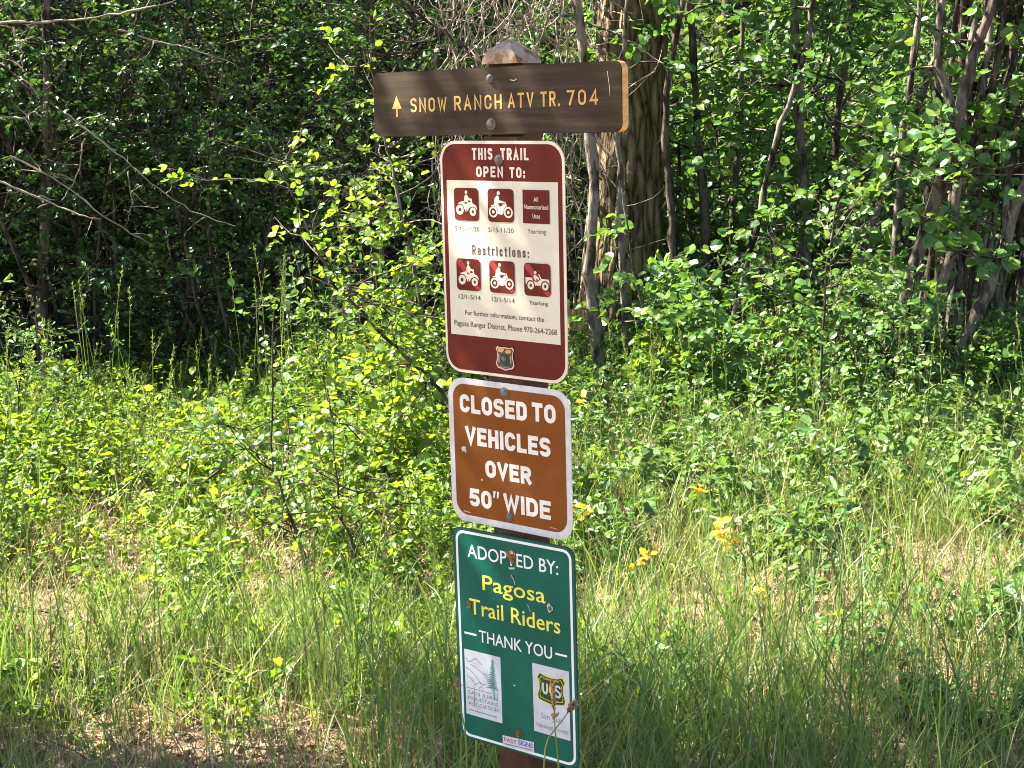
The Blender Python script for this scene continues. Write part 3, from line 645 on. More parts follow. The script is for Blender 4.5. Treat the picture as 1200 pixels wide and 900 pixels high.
def plant(proto, x, y, rz, s, label=None, group=None, sink=.0, sz=None):
    if proto.name in _used: o = copy_tree(proto)
    else: _used.add(proto.name); o = proto
    o.location = (x, y, float(ground(x, y)) - sink); o.rotation_euler = (0, 0, rz); o.scale = (s, s, sz or s)
    if label: o['label'] = label
    if group: o['group'] = group
    return o

# ------------------------------------------------------------------ the dark thicket on the left
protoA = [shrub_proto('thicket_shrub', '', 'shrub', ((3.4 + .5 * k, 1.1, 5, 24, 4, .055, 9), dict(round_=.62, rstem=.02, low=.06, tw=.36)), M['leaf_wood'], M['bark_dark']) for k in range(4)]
GA = 'leafy shrubs massed in the dark shaded thicket left of the signs'
LA = 'tall leafy shrub massed among its like in the dark shaded thicket left of the signs'
nA = 0
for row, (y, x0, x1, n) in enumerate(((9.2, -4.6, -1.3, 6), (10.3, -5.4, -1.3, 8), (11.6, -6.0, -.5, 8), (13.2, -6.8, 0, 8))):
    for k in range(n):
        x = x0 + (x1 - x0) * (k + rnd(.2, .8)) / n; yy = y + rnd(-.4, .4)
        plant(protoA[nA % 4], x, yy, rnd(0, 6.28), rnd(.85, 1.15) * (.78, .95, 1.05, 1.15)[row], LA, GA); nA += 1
# ------------------------------------------------------------------ brighter brush behind the stems on the right
protoB = [shrub_proto('background_shrub', '', 'shrub', ((2.6 + .5 * k, 1.0, 5, 18, 4, .06, 9), dict(round_=.75, rstem=.016, low=.06, tw=.34)), M['leaf_herb'] if k % 2 else M['leaf_round'], M['bark_grey']) for k in range(3)]
GB = 'leafy shrubs filling the woods behind the grey stems right of the signs'
LB = 'leafy green shrub filling the woods behind the grey stems right of the signs'
nB = 0
for row, (y, x0, x1, n) in enumerate(((11.4, .2, 5.0, 7), (12.8, .0, 6.0, 7), (14.4, -.2, 7.0, 8))):
    for k in range(n):
        x = x0 + (x1 - x0) * (k + rnd(.2, .8)) / n; yy = y + rnd(-.5, .5)
        plant(protoB[nB % 3], x, yy, rnd(0, 6.28), rnd(.8, 1.15), LB, GB); nB += 1
# ------------------------------------------------------------------ far trees on the rising ground
def tree(h, r0, crown_r, crown_lo, n_cl, leafL, bend=.05, per=60):
    gt, gl = Geo(), Geo()
    T = wander((0, 0, -.2), (0, 0, 1), h, 10, bend, .1)
    gt.tube(T, np.linspace(r0, r0 * .2, 11), 9)
    for _ in range(n_cl):
        t = crown_lo + (1 - crown_lo) * rnd(0, 1); k = min(int(t * 10), 9); p = T[k] + (T[k + 1] - T[k]) * (t * 10 - k)
        a = rnd(0, 6.28); ln_ = crown_r * rnd(.3, 1) * (1.15 - .75 * (t - crown_lo) / (1 - crown_lo + 1e-6))
        Q = wander(p, (math.cos(a), math.sin(a), rnd(-.1, .6)), ln_, 5, .18)
        gt.tube(Q, np.linspace(r0 * .22, r0 * .05, 6), 4)
        n = per; tt = rnd(.25, 1, n); kk = np.minimum((tt * 5).astype(int), 4); f = (tt * 5 - kk)[:, None]
        pos = Q[kk] * (1 - f) + Q[kk + 1] * f + R.normal(0, 1, (n, 3)) * np.array((.22, .22, .15)) * crown_r * .55
        gl.leaves(pos, R.normal(0, 1, (n, 3)), np.array((0, 0, .8)) + R.normal(0, .6, (n, 3)), leafL * rnd(.6, 1.2, n), leafL * .65 * rnd(.7, 1.1, n))
    return gt, gl
def tree_thing(label, group, *a, mleaf='leaf_far', mbark='bark_dark', name='forest_tree', **k):
    gt, gl = tree(*a, **k)
    t = thing(name, label, 'tree', group=group)
    link('trunk', gt.mesh('trunk', M[mbark]), t); link('crown', gl.mesh('crown', M[mleaf], False), t)
    return t
protoT = [tree_thing('', '', 8 + k, .13, 2.0, .05, 110, .10, per=60) for k in range(3)]
GT = 'forest trees closing the view far behind the shrubs'
LT = 'dark leafy forest tree closing the view far behind the shrubs'
nT = 0
for y, x0, x1, n in ((17, -9, 10, 9), (20, -11, 12, 9), (24, -14, 15, 9)):
    for k in range(n):
        x = x0 + (x1 - x0) * (k + rnd(.2, .8)) / n
        plant(protoT[nT % 3], x, y + rnd(-1, 1), rnd(0, 6.28), rnd(.85, 1.25), LT, GT, .1); nT += 1

# ------------------------------------------------------------------ unseen trees added left of the frame to cast shade
def added_shade_tree(tx, ty, z, r, n_cl, per, label, leafL=.07, tz=0.):
    """an added tree whose crown, centred z metres up, throws its shade on (tx, ty)"""
    k = (z - tz) / SUN[2]; x, y = tx + SUN[0] * k, ty + SUN[1] * k
    gt, gl = tree(z + r, .09, r, max(.1, (z - r) / (z + r)), n_cl, leafL, .006, per)
    t = thing('added_shade_tree', label, 'tree', (x, y, float(ground(x, y))))
    link('trunk', gt.mesh('trunk', M['bark_grey']), t); link('crown', gl.mesh('crown', M['leaf_round'], False), t)
SH = 'unseen young broadleaf tree added for shade left of the clearing, '
added_shade_tree(.0, 2.95, 4.3, 1.0, 34, 60, SH + 'nearest the signs', tz=1.05)
added_shade_tree(-1.0, 3.3, 3.9, .8, 44, 70, SH + 'lowest before the near grass')
added_shade_tree(.5, 3.3, 5.6, .8, 44, 70, SH + 'second from the signs')
added_shade_tree(1.8, 3.4, 7.0, .85, 44, 70, SH + 'third from the signs')
added_shade_tree(-3.2, 10.5, 6.5, 2.2, 60, 80, SH + 'beside the dark thicket')

# ------------------------------------------------------------------ big trunk behind the signs
def big_trunk():
    t = thing('large_tree', 'large tree trunk with furrowed brown bark right behind the signs', 'tree')
    base = at(724, 400, 10.0); top = at(742, 30, 10.1)
    d = (top - base) / (top[2] - base[2])
    zs = np.linspace(-.3, 7, 150); k = 72
    a = np.linspace(0, 2 * np.pi, k, endpoint=False)
    A, Zz = np.meshgrid(a, zs)
    tw = A * 9 + 1.3 * np.sin(Zz * 1.7) + 2.2 * vnoise(A * 3, Zz * 2)
    rr = .225 - .008 * Zz + .09 * np.exp(-np.clip(Zz, 0, 9) * 2.2) + .02 * np.abs(np.sin(tw)) ** .6 + .018 * (vnoise(A * 9, Zz * 5) - .5) + .012 * (vnoise(A * 20, Zz * 14) - .5)
    cx = base[0] + d[0] * (Zz - base[2]); cy = base[1] + d[1] * (Zz - base[2])
    V = np.stack((cx + rr * np.cos(A), cy + rr * np.sin(A), Zz), -1)
    i = np.arange(149)[:, None] * k; j = np.arange(k)[None]; j2 = (j + 1) % k
    g = Geo(); g.add(V, np.stack((i + j, i + j2, i + k + j2, i + k + j), -1).reshape(-1, 4))
    link('trunk', g.mesh('trunk', M['bark_tree']), t)
    gl = Geo(); gb = Geo()
    for _ in range(46):
        z = rnd(3.6, 7); a_ = rnd(0, 6.28); p = np.array((base[0] + d[0] * (z - base[2]), base[1] + d[1] * (z - base[2]), z))
        Q = wander(p, (math.cos(a_), math.sin(a_), .3), rnd(.8, 2.0), 5, .2); gb.tube(Q, np.linspace(.02, .004, 6), 4)
        for _ in range(6): spray(gb, gl, Q[R.integers(2, 6)], R.normal(0, 1, 3), .4, .07, 9)
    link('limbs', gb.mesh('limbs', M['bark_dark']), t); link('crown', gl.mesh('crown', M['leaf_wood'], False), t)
big_trunk()

# ------------------------------------------------------------------ traced grey stems of the right thicket
def stem_tree(label, pix, d0, wpx, top=4.2, n_br=16, n_tw=4, leafL=.068, bark='bark_grey', leaf='leaf_round', zlo=.7, d1=None, spread=.75, name='slender_tree', group=None, n_leaf=8):
    """pix runs from the top of the stem (as seen) down to its foot"""
    d1 = d1 or d0
    pts = [at(x, y, d0 + (d1 - d0) * k / max(1, len(pix) - 1)) for k, (x, y) in enumerate(pix)][::-1]
    ft = pts[0].copy(); dr = unit(pts[0] - pts[1]); zg = float(ground(ft[0], ft[1])) - .08
    if ft[2] > zg + .02: pts.insert(0, ft + dr * (ft[2] - zg) / max(.35, -dr[2]) * np.array((.6, .6, 1)) if dr[2] < -.2 else np.array((ft[0], ft[1], zg)))
    dr = unit(pts[-1] - pts[-2])
    while pts[-1][2] < top:
        dr = unit(dr + R.normal(0, .12, 3) + np.array((0, 0, .12))); pts.append(pts[-1] + dr * .5)
    # smooth
    P = np.array(pts); t = np.arange(len(P)); tt = np.linspace(0, len(P) - 1, len(P) * 4)
    P = np.stack([np.interp(tt, t, P[:, c]) for c in range(3)], 1)
    P[1:-1] = (P[:-2] + 2 * P[1:-1] + P[2:]) / 4; P[1:-1] = (P[:-2] + 2 * P[1:-1] + P[2:]) / 4
    P[1:-1] += R.normal(0, .006, (len(P) - 2, 3))
    r = wpx / F_PX * d0 / 2
    base = P[0].copy()
    th = thing(name, label, 'shrub' if name == 'leafy_shrub' else 'slender tree', base, group=group); P = P - base
    g = Geo(); n = len(P)
    g.tube(P, r * np.linspace(1.15, .3, n) * (1 + R.normal(0, .09, n)), 8)
    gb, gl = g, Geo()
    for _ in range(14):                                     # short bare dead twigs on the stem
        k = R.integers(2, n - 1); Q = wander(P[k], R.normal(0, 1, 3) + np.array((0, 0, .4)), rnd(.05, .32), 5, .22)
        g.tube(Q, np.linspace(rnd(.002, .0035), .0008, 6), 4)
    for _ in range(int(n_br * (2.0 if leaf == 'leaf_round' else 1.2))):
        for _try in range(8):
            k = R.integers(1, n - 1)
            if P[k][2] + base[2] > zlo: break
        a = rnd(0, 6.28)
        Q = wander(P[k], (math.cos(a), math.sin(a), rnd(-.05, .8)), spread * rnd(.4, 1.1), 5, .22)
        gb.tube(Q, np.linspace(min(r * .4, .008), .002, 6), 4)
        for _ in range(n_tw):
            k2 = R.integers(1, 6)
            spray(gb, gl, Q[k2], (Q[k2] - Q[k2 - 1]) / spread * 3 + R.normal(0, .7, 3), rnd(.15, .38), leafL, n_leaf, 0, .85, .0016)
    link('trunk', g.mesh('trunk', M[bark]), th); link('foliage', gl.mesh('foliage', M[leaf], False), th)
    return th
ST = 'grey brown '
stem_tree('slender grey stem rising just right of the tall maroon sign, before the large trunk', [(682, 20), (690, 160), (697, 250), (690, 320), (700, 420), (712, 490)], 8.2, 15, n_br=7, zlo=1.9)
stem_tree('dark slender stem against the right edge of the large trunk', [(800, 0), (778, 130), (785, 230), (790, 300), (788, 360)], 9.6, 11, bark='bark_dark', n_br=8, zlo=1.7)
stem_tree('straight dark stem, first one clear of the large trunk on its right', [(806, -30), (812, 80), (818, 150), (826, 250), (829, 330), (829, 410)], 10.0, 12, bark='bark_dark', n_br=10)
stem_tree('thin pale stem slanting down to the left in the middle of the right thicket', [(935, 90), (905, 180), (885, 270), (865, 350), (850, 420), (846, 440)], 9.2, 9, n_br=11)
stem_tree('straight grey stem standing upright in the middle of the right thicket', [(930, -20), (932, 20), (938, 170), (943, 290), (946, 415)], 9.8, 13, n_br=12)
stem_tree('short slanting grey stem between the upright stem and the thick leaning one', [(1045, 200), (1010, 300), (985, 375), (972, 420)], 9.3, 10, n_br=8)
stem_tree('thickest grey brown stem, leaning up to the right out of the grass', [(1168, -10), (1142, 60), (1120, 150), (1080, 290), (1046, 393), (1009, 463), (985, 524)], 7.8, 17, bark='bark_dark', n_br=10)
stem_tree('crooked grey stem bending over the thick leaning stem', [(1107, -10), (1095, 70), (1123, 145), (1120, 280), (1092, 390), (1052, 470)], 8.1, 13, n_br=9)
stem_tree('brown stem slanting steeply up to the right frame edge', [(1192, 40), (1172, 130), (1150, 190), (1128, 270), (1100, 360), (1070, 450), (1060, 500)], 8.4, 13, n_br=6, bark='bark_dark')
stem_tree('pale lit stem leaning up out of the frame, rightmost of the thicket', [(1225, 140), (1200, 215), (1163, 327), (1125, 411), (1112, 500)], 8.0, 14, n_br=5)
stem_tree('thin grey stem close behind the thick leaning stem', [(1098, 120), (1088, 224), (1083, 300), (1050, 420), (1037, 475)], 8.3, 12, n_br=6)
stem_tree('thin brown stem standing at the far right edge of the thicket', [(1190, 200), (1196, 300), (1185, 400), (1180, 470)], 8.8, 10, n_br=7, bark='bark_dark')
stem_tree('thin dark stem behind the leaves right of the upright grey stem', [(1000, -10), (985, 120), (970, 240), (965, 380), (958, 430)], 10.2, 10, n_br=12, bark='bark_dark')
stem_tree('thin stem hidden in leaves above the yellow flowers', [(870, -10), (868, 120), (860, 240), (848, 330), (842, 420)], 10.4, 8, n_br=12, bark='bark_dark')
stem_tree('bushy grey stem with leaves reaching over the wooden board', [(742, -60), (735, 10), (728, 70), (722, 200), (735, 420)], 8.6, 8, n_br=9, zlo=1.95)

for k in range(25):
    bx_ = rnd(1000, 1190); lean = (bx_ - 985) * .55 + rnd(-45, 60); by_ = rnd(455, 505)
    pl = [(bx_ + lean * (1 - t) ** 1.2 + rnd(-9, 9), by_ * t - 30 * (1 - t)) for t in (0, .2, .4, .6, .8, 1)]
    stem_tree('thin shrub stem in the dense fan of stems along the right edge', pl, rnd(8.3, 9.6), rnd(6, 11), bark=('bark_grey', 'bark_dark')[k % 2], leaf=('leaf_wood', 'leaf_round')[k % 3 == 0], n_br=4, zlo=1.0, leafL=.055, group='thin stems fanning up along the right edge')
# ------------------------------------------------------------------ dead branches
def dead_branch(label, pl, bark='dead_twig', name='dead_branch'):
    g = Geo(); allp = []
    for pix, d, wpx in pl:
        P = np.array([at(x, y, d) for x, y in pix]); t = np.arange(len(P)); tt = np.linspace(0, len(P) - 1, len(P) * 4)
        P = np.stack([np.interp(tt, t, P[:, c]) for c in range(3)], 1); P[1:-1] = (P[:-2] + 2 * P[1:-1] + P[2:]) / 4
        P += R.normal(0, .004, P.shape); allp.append(P)
        g.tube(P, wpx * .72 / F_PX * d / 2 * np.linspace(1.1, .4, len(P)) * (1 + R.normal(0, .14, len(P))), 6)
        for _ in range(6):
            k = R.integers(2, len(P) - 1); Q = wander(P[k], R.normal(0, 1, 3), rnd(.05, .22), 5, .2); g.tube(Q, np.linspace(.003, .0008, 6), 4)
    return tag(link(name, g.mesh(name, M[bark])), label, 'branch')
dead_branch('pale dead branch entering from the left edge of the thicket and forking downward', [([(-40, 200), (0, 213), (55, 235), (95, 253), (117, 257)], 8.4, 5), ([(11, 183), (73, 213), (121, 253), (176, 286)], 8.4, 3.5), ([(99, 161), (92, 205), (73, 235)], 8.4, 3)])
dead_branch('long thin pale branch arching down across the dark thicket', [([(60, 120), (110, 158), (147, 187), (183, 220), (227, 249), (275, 266)], 8.5, 3.5), ([(150, 200), (155, 230), (150, 260)], 8.5, 2.5)])
dead_branch('short curled pale branch at the left edge of the thicket', [([(-30, 128), (0, 136), (29, 139), (48, 125)], 8.3, 4)])
dead_branch('pale horizontal branch high in the left corner of the thicket', [([(-40, 25), (0, 26), (73, 26), (139, 16), (183, 7), (230, -5)], 8.3, 4.5), ([(15, 30), (25, 60), (27, 85)], 8.3, 3)])
dead_branch('thin pale branch high in the middle of the dark thicket', [([(140, 35), (190, 50), (240, 62), (275, 75)], 8.6, 3)])
stem_tree('dark upright trunk standing in the left thicket', [(54, -20), (57, 100), (58, 170), (50, 320), (50, 420)], 9.0, 15, bark='bark_dark', leaf='leaf_wood', n_br=8, zlo=1.8, leafL=.045)
stem_tree('thin dark stem upright in the thicket left of the wooden board', [(432, -20), (438, 90), (446, 220), (450, 330)], 9.2, 7, bark='bark_dark', leaf='leaf_wood', n_br=8, zlo=1.5, leafL=.045)
dead_branch('dark bare branch slanting down behind the top of the post', [([(430, -30), (480, 8), (520, 38), (545, 55), (562, 82)], 5.4, 6), ([(520, 38), (533, 20), (536, -5)], 5.4, 3)], 'bark_dark')
# dead tangle round the trunk
g = Geo()
for _ in range(430):
    x0, y0 = rnd(505, 735), rnd(-120, 260)
    if x0 > 690 and y0 > -20: continue
    p = at(x0, y0, rnd(8.7, 9.5)); Q = wander(p, (R.normal(0, .35), R.normal(0, .2), -1), rnd(.25, .8), 7, .22, -.05)
    Q[:, 2] = np.maximum(Q[:, 2], .3)
    g.tube(Q, np.linspace(rnd(.003, .0065), .0015, 8), 4)
for _ in range(70):
    p = at(rnd(520, 705), rnd(-100, 300), rnd(8.6, 9.3)); Q = wander(p, (R.normal(0, 1), R.normal(0, .3), R.normal(0, .5)), rnd(.3, .7), 7, .3)
    g.tube(Q, np.linspace(rnd(.003, .007), .0015, 8), 4)
tag(link('dead_twig_tangle', g.mesh('dead_twig_tangle', M['dead_twig'])), 'tangle of dry tan twigs hanging behind the wooden board and before the trunk', 'dead twigs')
# broken stump by the trunk
g = Geo()
for k in range(9):
    b = at(668 + k * 2.2, 420, 9.5); t_ = at(668 + k * 2.2 + rnd(-4, 4), 345 + abs(k - 4) * 5 + rnd(-8, 8), 9.5)
    g.tube(np.linspace(b, t_, 4), np.array((.022, .02, .014, .002)), 5)
tag(link('broken_stump', g.mesh('broken_stump', M['wood_split'])), 'splintered yellowish stump beside the large trunk', 'stump')

# ------------------------------------------------------------------ low shrubs of the sunlit edge
protoM = [shrub_proto('low_shrub', '', 'shrub', (a, b), M[m], M['bark_grey']) for a, b, m in (
    ((.55, .22, 6, 6, 3, .020, 11), dict(round_=.5, rstem=.004, low=.2, tw=.2, lean=.5), 'leaf_lime'),
    ((.75, .26, 5, 6, 3, .055, 5), dict(round_=.78, rstem=.005, low=.3, tw=.2, lean=.45), 'leaf_lime'),
    ((.95, .20, 4, 7, 2, .034, 7), dict(round_=.42, rstem=.004, low=.35, tw=.18, lean=.3), 'leaf_herb'))]
protoL = [shrub_proto('low_shrub', '', 'shrub', ((.62 + .10 * k, .30, 7, 7, 3, .036 + .016 * (k > 1), 7 - (k > 1)), dict(round_=.68 + .12 * (k > 1), rstem=.005, low=.15, tw=.16, lean=.75)), M['leaf_lime'] if k < 2 else M['leaf_round'], M['bark_grey']) for k in range(4)]
GL = 'low leafy shrubs along the sunlit edge of the left thicket'
LL = 'low yellowish green shrub in the sunlit band before the left thicket'
GR = 'low leafy shrubs at the feet of the grey stems'
LR = 'low green shrub growing at the feet of the grey stems on the right'
k = 0
for _ in range(66):
    y = 4.9 + 3.0 * rnd(0, 1) ** .7; px = rnd(-40, 560); x = (px - 600) / F_PX * y
    if vnoise(x * 1.3 + 30, y * 1.3) < .34 or (70 < px < 310 and y > 6.7) or R.random() < 1.3 * bare(x, y): continue
    pr_ = (protoL[0], protoM[0], protoM[1], protoL[1], protoM[2], protoM[0])[k % 6]
    plant(pr_, x, y, rnd(0, 6.28), rnd(.42, .95) * (1 - .16 * abs(y - 6.0)), LL, GL); k += 1
for px, y, sc_ in ([(-25, 7.0, 1.25), (8, 6.8, 1.1), (30, 7.3, 1.2), (62, 7.6, .8)] + [(325 + 11 * q + rnd(-8, 8), rnd(7.3, 8.5), (.8 + .028 * q) * rnd(.85, 1.15)) for q in range(20)]):
    plant((protoM[2], protoL[0], protoM[0])[k % 3], (px - 600) / F_PX * y, y, rnd(0, 6.28), sc_, 'yellowish green shrub taller than its neighbours at the edge of the left thicket', 'taller sunlit shrubs at the edge of the left thicket'); k += 1
for _ in range(48):
    y = rnd(7.4, 10.2); px = rnd(655, 1240); x = (px - 600) / F_PX * y
    plant((protoL[2], protoM[1], protoL[3], protoM[2])[k % 4], x, y, rnd(0, 6.28), rnd(.55, 1.0) * (.55 if 655 < px < 800 else 1), LR, GR); k += 1
stem_tree('bright leafy shrub with dark twigs close left of the signs', [(375, 300), (400, 345), (450, 395), (490, 430), (528, 468), (540, 520)], 5.9, 6, top=1.2, n_br=16, bark='bark_dark', leaf='leaf_lime', zlo=.55, spread=.42, leafL=.034, name='leafy_shrub')
stem_tree('bright bushy shrub reaching up behind the left edge of the maroon sign', [(455, 170), (470, 250), (490, 330), (500, 430)], 7.6, 6, top=1.6, n_br=17, leaf='leaf_lime', zlo=.4, spread=.5, leafL=.042, name='leafy_shrub')
stem_tree('twiggy low shrub with dark bare stems in the grass left of the signs', [(315, 520), (330, 580), (352, 640), (365, 690)], 5.3, 5, top=.75, n_br=14, bark='bark_dark', leaf='leaf_herb', zlo=.15, spread=.35, leafL=.03, name='leafy_shrub')
stem_tree('thin dark twig shrub in the meadow between the signs and the low shrubs', [(395, 560), (400, 600), (415, 650), (430, 720)], 5.0, 4, top=.7, n_br=12, bark='bark_dark', leaf='leaf_lime', zlo=.15, spread=.3, leafL=.03, name='leafy_shrub')
stem_tree('small leafy shrub with a dark crooked stem right of the closed sign', [(965, 480), (955, 520), (958, 560), (950, 600)], 6.9, 6, top=.9, n_br=14, bark='bark_dark', leaf='leaf_herb', zlo=.2, spread=.4, leafL=.042, name='leafy_shrub')
stem_tree('leafy sapling with large pale leaves in front of the large trunk', [(745, 330), (760, 380), (775, 430), (780, 480)], 8.0, 6, top=.85, n_br=4, leaf='leaf_round', zlo=.1, spread=.3, leafL=.06, name='leafy_shrub')

# ------------------------------------------------------------------ ground cover: herbs, grass, straw (stuff)
def scatter(n, y0, y1, pad=160, pw=1.0):
    y = y0 + (y1 - y0) * rnd(0, 1, n) ** pw; px = rnd(-pad, 1200 + pad, n); x = (px - 600) / F_PX * y
    return x, y
g = Geo()
x, y = scatter(4400, 3.7, 10.5, 430)
dens = vnoise(x * 1.1 + 9, y * 1.1)
edge = np.clip((y - 4.0) / 1.9, 0, 1)
for a, b, d_, e in zip(x, y, dens, edge):
    if R.random() > (.16 + .84 * e) * (.25 + 1.0 * d_): continue
    if R.random() < .75 * bare(a, b): continue
    z = float(ground(a, b)); h = rnd(.12, .42) * (.6 + .5 * e); n = R.integers(10, 24); big = rnd(.5, 1.7); slim = rnd(.35, .85)
    lime = 0 if a < .1 + .3 * d_ else 1
    for s in range(R.integers(2, 5)):
        S = wander((a + rnd(-.05, .05), b + rnd(-.05, .05), z), (R.normal(0, .4), R.normal(0, .4), 1), h, 5, .15)
        g.tube(S, np.linspace(.0022, .001, 6), 3, lime)
        t = rnd(.2, 1, n); k = np.minimum((t * 5).astype(int), 4); f = (t * 5 - k)[:, None]
        pos = S[k] * (1 - f) + S[k + 1] * f + R.normal(0, .012, (n, 3))
        dr = R.normal(0, 1, (n, 3)) * np.array((1, 1, .45)); L = rnd(.018, .04, n) * (1.2 if lime else 1) * big
        g.leaves(pos, dr, np.array((-.2, 0, .8)) + R.normal(0, .5, (n, 3)), L, L * slim, lime)
tag(link('undergrowth', g.mesh('undergrowth', [M['leaf_lime'], M['leaf_herb']], False)), 'mixed leafy weeds covering the ground of the clearing', 'ground cover', kind='stuff')

g = Geo()
n = 10500
cx, cy = scatter(n, 3.0, 9.8, 430, .85)
keep = R.random(n) < (1.5 * vnoise(cx * 1.9, cy * 1.9 + 20) ** 1.4 + .08) * np.where(cy > 8, .6, 1) * (1 - .82 * bare(cx, cy))
cx, cy = cx[keep], cy[keep]
per = 12
bx_ = np.repeat(cx, per) + R.normal(0, .035, len(cx) * per); by_ = np.repeat(cy, per) + R.normal(0, .035, len(cx) * per)
hh = np.repeat(rnd(.09, .30, len(cx)) * (.7 + .6 * vnoise(cx * .9 + 40, cy * .9)), per) * rnd(.55, 1.15, len(bx_))
base = np.stack((bx_, by_, ground(bx_, by_) - .01), 1)
ln2 = (R.normal(0, .34, (len(bx_), 2)) + np.repeat(R.normal(0, .22, (len(cx), 2)), per, 0)) * hh[:, None]
g.blades(base, hh, rnd(.0014, .0040, len(bx_)), ln2)
tag(link('meadow_grass', g.mesh('meadow_grass', M['grass'])), 'green meadow grass covering the clearing', 'grass', kind='stuff')

g = Geo()
n = 120000
x, y = scatter(n, 3.0, 9.5, 430, .9)
p = np.stack((x, y, ground(x, y) + rnd(.002, .05, n) ** 1.0), 1)
a = rnd(0, 6.28, n); hor = rnd(.05, .22, n)
g.blades(p, np.where(R.random(n) < .12, rnd(.08, .30, n), rnd(.004, .05, n)), rnd(.0014, .0036, n), np.stack((np.cos(a), np.sin(a)), 1) * hor[:, None], 0, 2)
tag(link('dry_straw', g.mesh('dry_straw', M['straw'], False)), 'dry straw lying matted between the grass', 'straw', kind='stuff')
g = Geo()
n = 13000
x, y = scatter(n, 3.0, 11, 430)
p = np.stack((x, y, ground(x, y) + rnd(.005, .03, n)), 1)
g.leaves(p, R.normal(0, 1, (n, 3)) * np.array((1, 1, .25)), np.array((0, 0, 1)) + R.normal(0, .35, (n, 3)), rnd(.025, .05, n), rnd(.015, .035, n))
tag(link('dead_leaves', g.mesh('dead_leaves', M['dead_leaf'], False)), 'brown dead leaves scattered on the ground', 'leaf litter', kind='stuff')

g = Geo()
x, y = scatter(520, 3.2, 9.5, 200)
for a, b in zip(x, y):
    Q = wander((a, b, float(ground(a, b)) + rnd(.005, .04)), (R.normal(), R.normal(), rnd(-.02, .25)), rnd(.08, .4), 5, .2); g.tube(Q, np.linspace(rnd(.0015, .004), .001, 6), 4)
tag(link('fallen_twigs', g.mesh('fallen_twigs', M['bark_grey'])), 'small dry twigs fallen among the grass', 'twigs', kind='stuff')

# tall grass with seed heads
g = Geo()
def stalk(p, h, lean, w_=.0016, m=0):
    S = wander(p, (lean[0], lean[1], 1), h, 8, .05, 0)
    g.tube(S, np.linspace(w_, w_ * .5, 9), 4, m)
    n = 26; t = rnd(.84, 1.0, n); k = np.minimum((t * 8).astype(int), 7); f = (t * 8 - k)[:, None]
    pos = S[k] * (1 - f) + S[k + 1] * f
    g.leaves(pos, np.array((0, 0, 1.)) + R.normal(0, .45, (n, 3)), R.normal(0, 1, (n, 3)), rnd(.012, .022, n), .004, m)
    b = S[[2, 3]] ; nb = len(b)
    g.blades(b, rnd(.12, .25, nb), rnd(.003, .005, nb), R.normal(0, .14, (nb, 2)), m)
x, y = scatter(560, 3.3, 8.6, 300, .8)
for a, b in zip(x, y):
    if abs(a + .03) < .3 and b < 3.6: continue
    stalk((a, b, float(ground(a, b))), rnd(.35, .72), R.normal(0, .13, 2))
for px, py, d in ((103, 330, 7.6), (118, 322, 7.7), (126, 310, 7.6), (140, 360, 7.5), (180, 385, 7.4), (285, 300, 8.0), (298, 285, 8.0), (325, 300, 8.1), (338, 285, 8.1), (346, 310, 8.0), (358, 300, 8.1), (40, 400, 7.2), (230, 400, 7.4)):
    tp = at(px, py, d); gz = float(ground(tp[0], d))
    for q_ in range(2):
        stalk((tp[0] + rnd(-.06, .06), d + rnd(-.1, .1), gz), (tp[2] - gz) * (1 - .12 * q_), R.normal(0, .05, 2), .0026)
tag(link('tall_grass', g.mesh('tall_grass', M['grass_tall'])), 'tall grass stalks with seed heads rising over the meadow', 'grass', kind='stuff')

# broad dark blades close to the camera
g = Geo()
n = 3600
x, y = scatter(n, 3.0, 4.7, 380)
keep = vnoise(x * 2 + 5, y * 2) > .38
x, y = x[keep], y[keep]; n = len(x)
h = rnd(.2, .5, n)
g.blades(np.stack((x, y, ground(x, y)), 1), h, rnd(.003, .006, n), R.normal(0, .3, (n, 2)) * h[:, None], 0, 6)
tag(link('foreground_grass', g.mesh('foreground_grass', M['grass'])), 'long grass blades along the near side of the clearing', 'grass', kind='stuff')

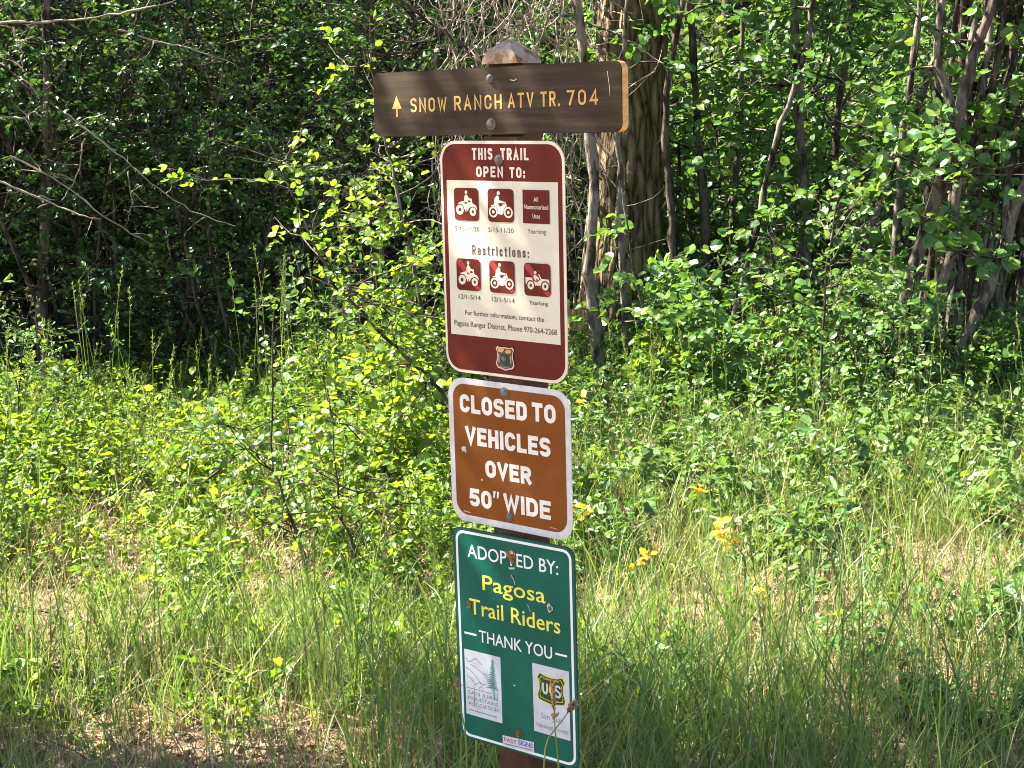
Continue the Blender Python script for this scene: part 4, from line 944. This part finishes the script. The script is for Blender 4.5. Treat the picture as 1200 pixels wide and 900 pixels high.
# grass stems standing right in front of the green sign
def near_stem(label, pix, d, head, hw):
    th = thing('grass_stem', label, 'grass stem')
    P = np.array([at(a, b, d) for a, b in pix]); ft = P[-1].copy(); ft[2] = float(ground(ft[0], ft[1])); P = np.vstack((P, ft))
    g = Geo(); t = np.arange(len(P)); tt = np.linspace(0, len(P) - 1, 16)
    P = np.stack([np.interp(tt, t, P[:, c]) for c in range(3)], 1); g.tube(P[::-1], np.linspace(.0022, .001, 16), 5)
    th.location = P[-1]; off = P[-1]
    me = g.mesh('stalk', M['grass_tall']); me.transform(Matrix.Translation(-Vector(off))); link('stalk', me, th)
    g = Geo(); n = 70; s = rnd(0, 1, n); L0 = head
    ax = unit(P[0] - P[2]); pos = P[0] - ax * L0 * s[:, None]
    g.leaves(pos, ax + R.normal(0, .35, (n, 3)), R.normal(0, 1, (n, 3)), rnd(.008, .014, n), .0045 * hw)
    me = g.mesh('seed_head', M['straw']); me.transform(Matrix.Translation(-Vector(off))); link('seed_head', me, th)
near_stem('pale grass stem with a seed head before the right poster of the green sign', [(648, 800), (650, 850), (654, 890), (657, 930)], 2.72, .075, 1.2)
near_stem('grass stem with a small pale head over the right rim of the green sign', [(672, 825), (662, 840), (640, 868), (635, 930)], 2.74, .022, 1.6)
near_stem('thin green grass stem curving along the left rim of the green sign', [(536, 800), (540, 830), (546, 860), (548, 930)], 2.74, .02, .7)

# yellow flowers
def flower(label, px, py, d, n=6, s=.022):
    d = d * .84; s = s * 1.6
    p = at(px, py, d); gz = float(ground(p[0], p[1])); th = thing('yellow_flower', label, 'flower', (p[0], p[1], gz))
    g = Geo(); P = np.array([(rnd(-.05, .05), rnd(-.05, .05), 0), (0.01, 0, (p[2] - gz) * .6), (0, 0, p[2] - gz)]); g.tube(P, (.002, .0017, .0014), 4); link('stem', g.mesh('stem', M['grass_tall']), th)
    g = Geo(); a = np.arange(n) * 6.28 / n + rnd(0, 1)
    c = np.array((0, 0, p[2] - gz)) + R.normal(0, s * .4, (n, 3))
    g.leaves(c, np.stack((np.cos(a), np.sin(a), rnd(-.2, .7, n)), 1), np.array((0, -.5, .8)) + R.normal(0, .4, (n, 3)), s * rnd(.7, 1.2, n), s * .7)
    link('petals', g.mesh('petals', M['petal'], False), th)
flower('bright yellow flower, the upper one of the brightest pair in the right meadow', 843, 618, 5.6, 6, .022)
flower('bright yellow flower, the lower one of the brightest pair in the right meadow', 849, 634, 5.6, 6, .022)
flower('yellow flower close beside the rim of the closed sign, nearest to it', 682, 602, 5.6, 6, .02)
flower('small yellow flower right of the top of the green sign', 760, 650, 5.4, 6, .018)
flower('orange yellow flower low beside the top corner of the green sign', 750, 658, 5.4, 5, .016)
flower('small yellow flower standing alone in the straw, lowest in the right meadow', 893, 697, 5.0, 5, .016)
flower('yellow flower in the leaves at the foot of the grey stems', 818, 572, 6.4, 6, .02)
flower('pale yellow flower beside the top corner of the closed sign', 683, 468, 7.2, 5, .022)
